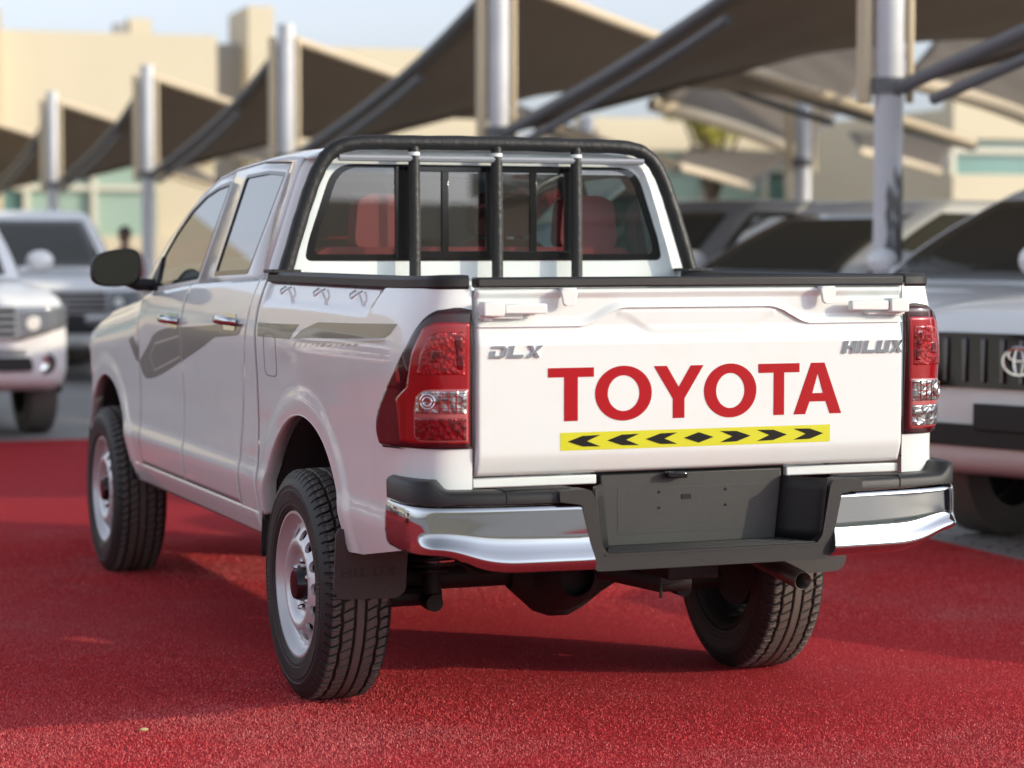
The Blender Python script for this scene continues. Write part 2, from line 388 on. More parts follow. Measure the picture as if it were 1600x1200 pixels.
# ---- bed sides
hook_pts = [(.62, 1.298), (1.0, 1.298), (1.38, 1.298)]
def make_bed_side(mir):
    s_off = SMAX-1.63
    ss = col_positions(0, SMAX, [(ARC_R[0]+s_off, math.sqrt(ARC_R[2]**2-.0121))], 130)
    rows = []
    edge = []
    for s in ss:
        x, y, nx, ny = plan(s)
        zb = interp(s, [(0, .76), (.12, .70), (.2, .605), (.344, .583), (.62, .540), (.8, .53), (1.7, .512)])
        za = arch_z(y, *ARC_R) if s > .3 else -1
        z0 = max(zb, za); zt = 1.335
        vs = [(j/46)**1.0 for j in range(47)]
        rows.append([bsurf(s, lerp(z0, zt, v)) for v in vs])
        if za > zb: edge.append(rows[-1][0])
    m = MB(); m.grid(rows)
    o = m.build('bed_side', WHITE, truck, smooth=170, mirror=mir)
    # inward arch lip
    m = MB(); m.grid([[p, (p[0]+.012, p[1], p[2]-.001), (p[0]+.05, p[1], p[2]+.006)] for p in edge]); m.build('arch_lip', WHITE, o, solid=.004, mirror=mir)
    for (y, z) in hook_pts:
        b = ssurf(y, z); x = b[0]-.0; m = MB()
        m.tube(spline([(x+.012, y-.035, z+.012), (x-.008, y-.026, z+.0), (x-.012, y, z-.010), (x-.008, y+.026, z+.0), (x+.012, y+.035, z+.012)], 5), .0035, 8)
        m.build('rope_hook', WHITE2, o, mirror=mir)
    # fuel filler door only on the visible left side
    if not mir:
        fl = []
        m = MB(); cx, cz, hw, hh = SMAX-.17, 1.085, .075, .072
        ol = [(cx+hw*math.copysign(abs(math.cos(t))**.35, math.cos(t)), cz+hh*math.copysign(abs(math.sin(t))**.35, math.sin(t))) for t in np.linspace(0, 2*PI, 40, endpoint=False)]
        il = [(cx+(hw-.0035)*math.copysign(abs(math.cos(t))**.35, math.cos(t)), cz+(hh-.0035)*math.copysign(abs(math.sin(t))**.35, math.sin(t))) for t in np.linspace(0, 2*PI, 40, endpoint=False)]
        m.ring(ol, il, lambda u, v, h: bsurf(u, v, h), -.002, .0012); m.build('fuel_door_seam', mat('seam_grey', (.25, .25, .26), .6), o)
    # rail cap following the top edge
    m = MB(); rr = []
    for s in list(np.linspace(.012, .35, 26))+list(np.linspace(.38, SMAX, 30)):
        x, y, nx, ny = plan(s); wn = (.2+.8*nx*nx); o0 = off(1.335)*wn
        px, py = x+nx*(o0-.012), y+ny*(o0-.012)
        up = .006*sstep((.5-s)/.5)
        prof = [(.014, 1.318+up), (.020, 1.326+up), (.020, 1.346+up), (.012, 1.356+up), (-.045, 1.357+up), (-.055, 1.35+up), (-.055, 1.325+up)]
        rr.append([(px+nx*a, py+ny*a, z) for a, z in prof])
    m.grid(rr)
    for e in (0, -1):
        b = len(m.v); m.v += rr[e]; m.f.append(tuple(range(b, b+7))); m.m.append(0)
    m.build('bed_rail_cap', BLACKP, truck, mirror=mir, smooth=30)
    # wheel well liner
    yc, zc, ra = ARC_R
    m = MB(); m.grid([[(-.838, yc+(ra+.004)*math.cos(t), zc+(ra+.004)*math.sin(t)), (-.46, yc+(ra+.004)*math.cos(t), zc+(ra+.004)*math.sin(t))] for t in np.linspace(-.05, PI-.30, 40)])
    m.grid([[(-.835, yc-(ra-.016)*math.cos(t), zc+(ra-.016)*math.sin(t)), (-.79, yc-(ra-.016)*math.cos(t), zc+(ra-.016)*math.sin(t))] for t in np.linspace(.28, 1.1, 16)])
    m.build('wheel_arch_liner', LINER, truck, solid=.006, soff=1, mirror=mir)
    return o
bedL = make_bed_side(False); bedR = make_bed_side(True)
# bed floor, inner walls, front wall
m = MB(); m.box((-.455, .05, .78), (.455, 1.62, .80)); m.box((-.77, .06, .93), (-.74, 1.60, 1.33)); m.box((.74, .06, .93), (.77, 1.60, 1.33)); m.box((-.74, .06, .925), (-.455, 1.60, .935)); m.box((.455, .06, .925), (.74, 1.60, .935)); m.box((-.74, 1.595, .80), (.74, 1.625, 1.32))
for k in range(9): m.box((-.44+k*.10, .06, .801), (-.39+k*.10, 1.59, .812))
m.build('cargo_bed', WHITE2, truck)
for sg in (-1, 1):
    m = MB(); m.box((min(sg*.672, sg*.30), .014, .776), (max(sg*.672, sg*.30), .05, .802)); m.build('rear_sill', WHITE2, truck, bevel=.004)
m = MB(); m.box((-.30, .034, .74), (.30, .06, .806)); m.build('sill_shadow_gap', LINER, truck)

# ---- tailgate
def tg_h(x, z):
    ax = abs(x)
    zc = 1.219+.050*sstep((.365-ax)/.14)
    h = .004+.016*(1-sstep((z-zc)/.028))
    if z < zc: h -= .010*sstep((z-1.165)/.06)
    if z > zc: h += .010*sstep((z-1.295)/.02)
    e = .21+.0*z
    zz = 1.185+.05*sstep((ax-.13)/.11)
    h += .004*sstep((z-zz)/.03)*(1-sstep((z-zc+.012)/.012))*(1-sstep((ax-.235)/.02))
    h -= .022*max(0, (.868-z)/.06)**1.3
    ed = min(x+.670, .670-x, z-.808, 1.326-z)
    h -= .012*(1-min(1, max(0, ed)/.010))**2
    h += .006*math.cos(x*2.2)-.006
    return h
xs = [-.670, -.669, -.667, -.664, -.66]+list(np.linspace(-.655, .655, 440))+[.66, .664, .667, .669, .670]
zs = [.808, .809, .811, .814, .818]+list(np.linspace(.823, 1.16, 40))+list(np.linspace(1.163, 1.315, 110))+[1.319, 1.323, 1.326]
m = MB(); m.grid([[(x, -tg_h(x, z), z) for x in xs] for z in zs])
tail = m.build('tailgate', WHITE, truck, smooth=70, solid=.03, soff=-1)
m = MB(); m.box((-.668, -.016, 1.327), (.668, .035, 1.356)); m.build('tailgate_cap', BLACKP, tail, bevel=.006)
m = MB(); m.box((-.664, .036, .815), (.664, .05, 1.32)); m.build('inner_panel', WHITE2, tail)
for sg in (-1, 1):
    # latch lever: fat grip bar, hinge block, bracket
    m = MB()
    f = lambda x: sg*x
    def bx(a, b):
        xa, xb = sorted((f(a[0]), f(b[0]))); m.box((xa, a[1], a[2]), (xb, b[1], b[2]))
    bx((.475, -.050, 1.256), (.600, -.026, 1.284)); bx((.602, -.056, 1.250), (.664, -.012, 1.290))
    o = m.build('latch', WHITE2, tail, bevel=.0045)
    m = MB(); bx((.540, -.028, 1.243), (.665, -.006, 1.252)); bx((.500, -.022, 1.252), (.52, -.004, 1.275)); bx((.63, -.03, 1.238), (.655, -.006, 1.252)); m.build('latch_bracket', WHITE2, o, bevel=.002)
    m = MB(); x = sg*.405
    m.prism([(x-.026, 1.322), (x+.026, 1.322), (x+.019, 1.282), (x+.012, 1.276), (x-.012, 1.276), (x-.019, 1.282)], lambda u, v, h: (u, -h-.0+(v-1.33)*.15*0, v), .030, .040)
    m.box((x-.022, -.040, 1.318), (x+.022, -.0, 1.3265)); m.build('hook_bracket', WHITE2, tail, bevel=.003)
# lettering
def tgf(u, v, h): return (u, -tg_h(u, v)-h, v)
LET = MB()
def ell(cx, cz, a, b, n=48): return [(cx+a*math.cos(t), cz+b*math.sin(t)) for t in np.linspace(0, 2*PI, n, endpoint=False)]
z0, z1 = .957, 1.105; hh = z1-z0
def uu(px): 
    t = (px-858)/457.; return -.461+.922*(t+.03*t*(1-t)*-1)
def letT(a, b, st, cx=None):
    c = (a+b)/2 if cx is None else cx; LET.prism([(a, z1), (a, z1-.026), (c-st/2, z1-.026), (c-st/2, z0), (c+st/2, z0), (c+st/2, z1-.026), (b, z1-.026), (b, z1)], tgf, .0, .0012)
letT(uu(858), uu(928), .041); letT(uu(1183), uu(1248), .034)
for (a, b) in ((930, 1017), (1098, 1180)):
    c = (uu(a)+uu(b))/2; ra = (uu(b)-uu(a))/2; LET.ring(ell(c, (z0+z1)/2, ra, hh/2+.003), ell(c, (z0+z1)/2, ra-.038, hh/2-.024), tgf, 0, .0012)
a, b = uu(1020), uu(1097); c = (a+b)/2
LET.prism([(a, z1), (a+.040, z1), (c, z0+.088), (b-.040, z1), (b, z1), (c+.018, z0+.055), (c+.018, z0), (c-.018, z0), (c-.018, z0+.055)], tgf, 0, .0012)
a, b = uu(1239), uu(1315); c = (a+b)/2
LET.prism([(a, z0), (c-.022, z1), (c+.022, z1), (b, z0), (b-.038, z0), (b-.052, z0+.036), (c+.0, z0+.036), (c+.0, z0+.060), (b-.061, z0+.060), (c, z1-.030), (a+.061, z0+.060), (c+.0005-.001, z0+.060), (c-.001, z0+.036), (a+.052, z0+.036), (a+.038, z0)], tgf, 0, .0012)
LET.build('lettering', REDL, tail, smooth=0)
m = MB()
for k in range(24):
    xa, xb = lerp(-.424, .424, k/24), lerp(-.424, .424, (k+1)/24); m.grid([[tgf(xa, .875, .0008), tgf(xa, .925, .0008)], [tgf(xb, .875, .0008), tgf(xb, .925, .0008)]])
tape = m.build('warning_tape', YEL, tail)
m = MB(); zc = .900
for tip, dr in ((-.402, 1), (-.283, 1), (-.165, 1), (.165, -1), (.283, -1), (.402, -1)):
    m.prism([(tip, zc), (tip+dr*.045, zc+.015), (tip+dr*.098, zc+.016), (tip+dr*.058, zc), (tip+dr*.098, zc-.016), (tip+dr*.045, zc-.015)], tgf, .001, .0018)
m.prism([(-.047, zc), (0, zc+.015), (.047, zc), (0, zc-.015)], tgf, .001, .0018)
m.build('chevron_print', TAPEB, tape, smooth=0)
# italic chrome badges
def stroke_letters(txt, x0, z0, w, h, gap, st, shear, fn, hh0, hh1, mbd):
    x = x0
    for ch in txt:
        ww = w*(.38 if ch == 'I' else 1.0)
        def S(poly): mbd.prism([(x+u*1.0+v*shear, z0+v) for u, v in poly], fn, hh0, hh1)
        if ch in 'HU': S([(0, 0), (st, 0), (st, h), (0, h)]); S([(ww-st, 0), (ww, 0), (ww, h), (ww-st, h)])
        if ch == 'H': S([(st, h*.4), (ww-st, h*.4), (ww-st, h*.62), (st, h*.62)])
        if ch == 'U': S([(st, 0), (ww-st, 0), (ww-st, st*.8), (st, st*.8)])
        if ch == 'I': S([(0, 0), (st, 0), (st, h), (0, h)])
        if ch == 'L': S([(0, 0), (ww, 0), (ww, st*.8), (st, st*.8), (st, h), (0, h)])
        if ch == 'D': S([(0, 0), (ww*.8, 0), (ww, h*.2), (ww, h*.8), (ww*.8, h), (0, h), (0, h*.78), (ww-st*1.2, h*.78), (ww-st, h*.7), (ww-st, h*.3), (ww-st*1.2, h*.22), (st, h*.22), (st, h*.6), (0, h*.6)])
        if ch == 'X': S([(0, 0), (st*1.2, 0), (ww/2, h*.36), (ww-st*1.2, 0), (ww, 0), (ww*.64, h*.5), (ww, h), (ww-st*1.2, h), (ww/2, h*.64), (st*1.2, h), (0, h), (ww*.36, h*.5)])
        x += ww+gap
m = MB(); stroke_letters('DLX', -.632, 1.135, .044, .034, .008, .012, .25, tgf, 0, .006, m); m.build('badge', CHROMEB, tail, smooth=0, bevel=.0012)
m = MB(); stroke_letters('HILUX', .462, 1.131, .039, .036, .007, .0115, .25, tgf, 0, .006, m); m.build('badge', CHROMEB, tail, smooth=0, bevel=.0012)

# ---- tail lights
def lens_mat(name, col, rough, bscale, bstr, coat=1.0, metal=0.0, stripes=None):
    m = mat(name, col, rough, metal, coat=coat)
    n = m.node_tree.nodes; l = m.node_tree.links; p = n['Principled BSDF']
    tc = n.new('ShaderNodeTexCoord'); v = n.new('ShaderNodeTexVoronoi'); v.inputs['Scale'].default_value = bscale; v.distance = 'CHEBYCHEV'
    l.new(tc.outputs['Object'], v.inputs['Vector']); b = n.new('ShaderNodeBump'); b.inputs['Strength'].default_value = bstr; b.inputs['Distance'].default_value = .01
    l.new(v.outputs[0], b.inputs['Height']); l.new(b.outputs[0], p.inputs['Normal']); p.inputs['Coat Roughness'].default_value = .02
    g_ = n.new('ShaderNodeNewGeometry'); l.new(g_.outputs['Normal'], p.inputs['Coat Normal'])
    r = n.new('ShaderNodeValToRGB'); r.color_ramp.elements[0].color = (*[c*1.5 for c in col], 1); r.color_ramp.elements[1].color = (*[c*.5 for c in col], 1); r.color_ramp.elements[1].position = .7
    l.new(v.outputs[0], r.inputs[0]); l.new(r.outputs[0], p.inputs['Base Color'])
    return m
L_SMOKE = mat('smoked_red_lens', (.040, .001, .004), .15, coat=.45)
L_RED = lens_mat('red_lens', (.36, .002, .006), .25, 90, .6, metal=.35)
L_BRIGHT = mat('bright_red_lens', (.33, .0, .004), .2, coat=1.0, metal=.2)
L_DEEP = lens_mat('deep_red_lens', (.22, .003, .008), .15, 60, .8, metal=.5)
L_CLEAR = lens_mat('clear_lens', (.50, .50, .50), .12, 45, .9, metal=.9)
L_AMBER = mat('amber_bulb', (.6, .2, .02), .3, coat=1.0)
L_LINE = mat('lens_line', (.42, .10, .10), .2, coat=1.0)
def patch(poly, e, n=14):
    """dense panel over a 4-corner or outline region in (s,z): polygon rows between left/right bounds"""
    zs_ = [p[1] for p in poly]; za, zb = min(zs_), max(zs_); rows = []
    for i in range(n*2+1):
        z = lerp(za+1e-4, zb-1e-4, i/(n*2)); xs_ = []
        for k in range(len(poly)):
            (a, b), (c, d) = poly[k], poly[(k+1) % len(poly)]
            if (b-z)*(d-z) <= 0 and b != d: xs_.append(a+(c-a)*(z-b)/(d-b))
        a, b = min(xs_), max(xs_)
        rows.append([(lerp(a, b, j/n), z) for j in range(n+1)])
    W_ = max(1e-6, max(r[-1][0]-r[0][0] for r in rows)); H_ = zb-za
    out = []
    for i, r in enumerate(rows):
        o_ = []
        for j, (s, z) in enumerate(r):
            d = min(s-r[0][0], r[-1][0]-s, z-za, zb-z); ed = min(.008, .3*min(W_, H_))
            k = 1-(1-min(1, max(0, d)/ed))**2
            o_.append(bsurf(s, z, e*(.15+.85*k)))
        out.append(o_)
    return out
TL = [(.004, 1.266), (.044, 1.268), (.092, 1.263), (.136, 1.242), (.172, 1.207), (.208, 1.160), (.260, 1.098), (.340, 1.038), (.412, .979), (.436, .932), (.424, .900), (.396, .880), (.176, .889), (.004, .893)]
TLs = spline(TL[:12], 4)+TL[12:]
for mir in (False, True):
    m = MB(); m.grid(patch([(s+.006 if s > .01 else s-.006, z+(.006 if z > 1.05 else -.006)) for s, z in TLs], .004, 30)); base = m.build('tail_light', mat('lamp_seal', (.02, .004, .005), .5), truck, smooth=80, mirror=mir)
    m = MB(); m.grid(patch(TLs, .014, 30)); m.build('smoked_lens', L_SMOKE, base, smooth=80, mirror=mir)
    m = MB(); m.grid(patch([(.012, 1.240), (.10, 1.240), (.145, 1.219), (.178, 1.15), (.200, 1.055), (.262, 1.02), (.245, .90), (.17, .897), (.010, .900)], .0165, 24)); m.build('red_reflector', L_BRIGHT, base, smooth=80, mirror=mir)
    m = MB(); m.grid(patch([(.026, 1.214), (.09, 1.214), (.128, 1.197), (.150, 1.150), (.160, 1.092), (.148, 1.086), (.024, 1.090)], .019, 18)); br = m.build('brake_lens', L_RED, base, smooth=80, mirror=mir)
    m = MB(); m.grid(patch([(.034, 1.200), (.066, 1.202), (.058, 1.100), (.030, 1.100)], .021, 10)); m.build('dark_reflector', L_DEEP, br, smooth=80, mirror=mir)
    m = MB(); m.grid(patch([(.085, 1.165), (.12, 1.165), (.125, 1.120), (.085, 1.120)], .0205, 10)); m.build('bulb_window', L_DEEP, br, smooth=80, mirror=mir)
    m = MB(); m.grid(patch([(.205, 1.16), (.262, 1.095), (.330, 1.042), (.205, 1.047), (.178, 1.10)], .0162, 12)); m.build('side_reflector', L_SMOKE, base, smooth=80, mirror=mir)
    m = MB(); m.grid(patch([(.225, 1.125), (.250, 1.098), (.245, 1.060), (.215, 1.062)], .0175, 10)); m.build('side_marker', L_BRIGHT, base, smooth=80, mirror=mir)
    # line frame
    fr = [(.014, 1.058), (.140, 1.052), (.168, 1.030), (.176, .99), (.178, .925), (.160, .902), (.014, .903)]
    m = MB(); m.grid(patch(fr, .0185, 16)); m.build('lens_line', L_LINE, base, smooth=80, mirror=mir)
    if not mir:
        m = MB(); m.grid(patch([(.019, 1.053), (.138, 1.047), (.163, 1.027), (.169, .982), (.019, .980)], .0205, 16)); cl = m.build('clear_lens', L_CLEAR, base, smooth=80)
        m = MB(); m.grid(patch([(.019, .9775), (.170, .9785), (.172, .927), (.157, .907), (.019, .908)], .0205, 16)); lo = m.build('fog_lens', L_DEEP, base, smooth=80)
    else:
        m = MB(); m.grid(patch([(.019, 1.053), (.138, 1.047), (.163, 1.027), (.169, .982), (.019, .980)], .0205, 16)); cl = m.build('clear_lens', L_CLEAR, base, smooth=80, mirror=True)
        m = MB(); m.grid(patch([(.019, .9775), (.170, .9785), (.172, .927), (.157, .907), (.019, .908)], .0205, 16)); lo = m.build('clear_lens', L_CLEAR, base, smooth=80, mirror=True)
    # bulb bezels and dividing ribs
    m = MB()
    for (s, z, r) in ((.125, 1.018, .020),):
        pts = [bsurf(s+r*math.cos(t)*.9, z+r*math.sin(t), .022) for t in np.linspace(0, 2*PI, 24, endpoint=False)]; m.tube(pts, .0028, 6, closed=True)
        pts = [bsurf(s+r*.6*math.cos(t)*.9, z+r*.6*math.sin(t), .022) for t in np.linspace(0, 2*PI, 20, endpoint=False)]; m.tube(pts, .003, 6, closed=True)
    m.build('bulb_bezel', CHROMEB, base, mirror=mir)
    m = MB(); m.lathe([(0, .001), (0, .011), (.002, .011), (.004, .001)], 'y', (bsurf(.125, .942)[0], bsurf(.125, .942, .0245)[1], .942), 18); m.build('bulb', mat('dark_red_bulb', (.08, .003, .004), .2, coat=1), base, mirror=mir)
    m = MB()
    for s in (.055, .075, .095): m.tube([bsurf(s, z, .0215) for z in (.985, 1.015, 1.046)], .0012, 5)
    for z in (1.0, 1.016, 1.032): m.tube([bsurf(s, z, .0215) for s in (.04, .07, .1)], .0012, 5)
    m.build('reflector_rib', L_BRIGHT, base, mirror=mir)
    m = MB(); m.tube([bsurf(.148, z, .0215) for z in np.linspace(.99, 1.04, 9)], .002, 5); m.build('amber_strip', L_AMBER, base, mirror=mir)

# ---- cab lower side panels
def ypanel(name, y0, y1, z0f, z1f, arcs=(), mir=False, parent=None, n=60, nz=40, material=None):
    """y0(v), y1(v) functions of relative height; z0f,z1f functions of y"""
    ts = col_positions(0, 1, [((a[0]-y0(0))/(y1(0)-y0(0)), a[1]/(y1(0)-y0(0))) for a in arcs], n)
    rows = []; edge = []
    for t in ts:
        col = []
        yb = lerp(y0(0), y1(0), t); zb = z0f(yb)
        for (yc, zc, ra) in ([ARC_F] if arcs else []):
            za = arch_z(yb, yc, zc, ra)
            if za > zb: zb = za
        for j in range(nz+1):
            v = j/nz; y = lerp(y0(v), y1(v), t); zt = z1f(y); z = lerp(zb, zt, v)
            y = lerp(y0((z-.5)/.8), y1((z-.5)/.8), t) if not arcs else y
            col.append(ssurf(y, z))
        rows.append(col)
        if arcs and zb > z0f(yb)+1e-5: edge.append(col[0])
    m = MB(); m.grid(rows)
    return m, edge
G = .003
belt = lambda y: interp(y, [(1.6, 1.338), (1.9, 1.325), (2.6, 1.300), (3.4, 1.245), (3.6, 1.23)])
yRD = lambda v: interp(v, [(0, 1.915), (.3, 1.88), (.6, 1.82), (.85, 1.755), (1.1, 1.72)])     # rear edge of rear door
yB = lambda v: interp(v, [(0, 2.735), (.8, 2.735), (.95, 2.70), (1.1, 2.62)])
CX = lambda y, z: .80-.33*(z-1.31)                 # greenhouse half width
def cabf(u, v, h): return (-(CX(u, v)+h), u, v)

def frame_poly(outer, holes, mir, m):
    tr = tessellate_polygon([[Vector((a, b, 0)) for a, b in outer]]+[[Vector((a, b, 0)) for a, b in h] for h in holes])
    pts = list(outer)+[p for h in holes for p in h]
    m.add([cabf(u, v, 0) for u, v in pts], [tuple(t) for t in tr])
    # reveal of the window opening
    for h in holes:
        n_ = len(h); m.grid([[cabf(u, v, 0), cabf(u, v, -.02)] for u, v in h+[h[0]]])
def roundpoly(pts, r=.03, n=5):
    out = []; N = len(pts)
    for i in range(N):
        p0, p1, p2 = Vector(pts[i-1]), Vector(pts[i]), Vector(pts[(i+1) % N])
        a = (p0-p1); b = (p2-p1); ra = min(r, a.length*.4, b.length*.4); A = p1+a.normalized()*ra; B = p1+b.normalized()*ra
        for k in range(n+1):
            t = k/n; q = A*(1-t)**2+p1*2*t*(1-t)+B*t*t; out.append((q.x, q.y))
    return out
WIN_F = roundpoly([(2.655, 1.318), (2.605, 1.690), (2.78, 1.675), (2.94, 1.645), (3.10, 1.585), (3.24, 1.500), (3.34, 1.410), (3.40, 1.330), (3.43, 1.272)], .012, 3)
WIN_R = roundpoly([(1.955, 1.345), (1.870, 1.700), (2.10, 1.712), (2.405, 1.705), (2.425, 1.332)], .02, 4)
ROOFL = [(1.70, 1.745), (1.9, 1.755), (2.2, 1.752), (2.55, 1.735), (2.80, 1.705), (3.0, 1.650), (3.2, 1.555), (3.35, 1.462), (3.46, 1.375), (3.53, 1.30), (3.57, 1.245)]
for mir in (False, True):
    m, _ = ypanel('front_door', lambda v: yB(v)+G, lambda v: 3.50, lambda y: .545, belt)
    OUT = [(2.625, belt(2.625)), (2.575, 1.722), (2.80, 1.692), (3.0, 1.636), (3.19, 1.545), (3.34, 1.452), (3.45, 1.365), (3.50, 1.30), (3.50, belt(3.5))]
    frame_poly(OUT+[(3.2, belt(3.2)), (2.9, belt(2.9))], [WIN_F[::-1]], mir, m)
    fd = m.build('front_door', WHITE, truck, smooth=40, solid=.01, soff=-1, mirror=mir, fix=True)
    m, _ = ypanel('rear_door', lambda v: yRD(v)+G, lambda v: yB(v)-G, lambda y: .545, belt)
    frame_poly([(1.735, belt(1.735)), (1.80, 1.40), (1.845, 1.55), (1.835, 1.728), (2.2, 1.74), (2.57, 1.722), (2.619, belt(2.619)), (2.3, belt(2.3)), (2.0, belt(2.0))], [WIN_R[::-1]], mir, m)
    rd = m.build('rear_door', WHITE, truck, smooth=40, solid=.01, soff=-1, mirror=mir)
    m, _ = ypanel('cab_corner', lambda v: 1.655, lambda v: yRD(v)-G, lambda y: .50, lambda y: belt(y), n=12)
    m.build('cab_corner', WHITE, truck, smooth=50, solid=.01, soff=-1, mirror=mir)
    # C pillar and roof rail, A pillar
    m = MB(); up = [(1.72, 1.334), (1.72, 1.60), (1.72, 1.70)]+[(y, z) for y, z in ROOFL]
    low = [(3.506, 1.248), (3.506, 1.30), (3.455, 1.371), (3.345, 1.458), (3.193, 1.551), (3.002, 1.642), (2.802, 1.698), (2.57, 1.728), (2.2, 1.746), (1.829, 1.734), (1.839, 1.55), (1.794, 1.40), (1.729, 1.334)]
    frame_poly(up+low, [], mir, m); m.build('roof_pillar', WHITE, truck, smooth=40, solid=.008, soff=-1, mirror=mir)
    for nm, W_, par in (('front', WIN_F, fd), ('rear', WIN_R, rd)):
        c = np.mean(np.array(W_), 0)
        m = MB(); inner = [tuple(c+(np.array(p)-c)*np.array([1-.022/ (max(.2, np.ptp([q[0] for q in W_]))), 1-.03/.38])) for p in W_]
        m.ring(W_, inner, lambda u, v, h: cabf(u, v, h), -.006, .0015); m.build('window_seal', BLACKG, par, smooth=30, mirror=mir)
        # slightly bowed glass
        m = MB(); tr = tessellate_polygon([[Vector((a, b, 0)) for a, b in inner]]); m.add([cabf(u, v, -.004) for u, v in inner], [tuple(t) for t in tr]); m.build('side_window', GLS, par, smooth=0, mirror=mir)
    # black sail at the mirror
    m = MB(); m.prism([(3.27, 1.262), (3.435, 1.258), (3.40, 1.335), (3.355, 1.40), (3.30, 1.30)], cabf, -.003, .006); m.build('mirror_sail', BLACKP, fd, mirror=mir)
    # rocker
    m = MB(); m.grid([[ssurf(y, z) for z in np.linspace(.455, .541, 8)]+[] for y in np.linspace(1.66, 3.72, 30)]); m.build('rocker_panel', WHITE, truck, solid=.01, mirror=mir)
    # front fender
    zbf = lambda y: interp(y, [(3.5, .50), (3.75, .48), (4.6, .42), (5.0, .45)])
    m, e = ypanel('front_fender', lambda v: 3.506, lambda v: 4.95, zbf, lambda y: interp(y, ZT)-.004, arcs=[(ARC_F[0], math.sqrt(ARC_F[2]**2-.005))], n=70, nz=36)
    ff = m.build('front_fender', WHITE, truck, smooth=170, mirror=mir)
    m = MB(); m.grid([[p, (p[0]+.012, p[1], p[2]-.001), (p[0]+.05, p[1], p[2]+.006)] for p in e]); m.build('arch_lip', WHITE, ff, solid=.004, mirror=mir)
    yc, zc, ra = ARC_F
    m = MB(); m.grid([[(-.835, yc+(ra+.004)*math.cos(t), zc+(ra+.004)*math.sin(t)), (-.46, yc+(ra+.004)*math.cos(t), zc+(ra+.004)*math.sin(t))] for t in np.linspace(-.1, PI-.1, 40)])
    m.build('wheel_arch_liner', LINER, truck, solid=.006, soff=1, mirror=mir)
    # door handles: cup + chrome pull
    for y, par in ((2.86, fd), (1.985, rd)):
        z = 1.155 if y > 2.5 else 1.178
        m = MB(); c = ssurf(y, z)
        m.prism(roundpoly([(y-.085, z-.03), (y+.085, z-.03), (y+.085, z+.03), (y-.085, z+.03)], .028), lambda u, v, h: ssurf(u, v, h), .0005, .0025); hd = m.build('door_handle', CHROME, par, mirror=mir)
        m = MB(); m.tube(spline([(c[0]-.004, y-.10, z), (c[0]-.030, y-.085, z+.004), (c[0]-.044, y, z+.006), (c[0]-.030, y+.085, z+.004), (c[0]-.004, y+.10, z)], 6), [.012]*24+[.012], 12)
        m.v = [(a, b, z+(d-z)*1.25) for a, b, d in m.v]; m.build('handle_pull', CHROME, hd, mirror=mir)

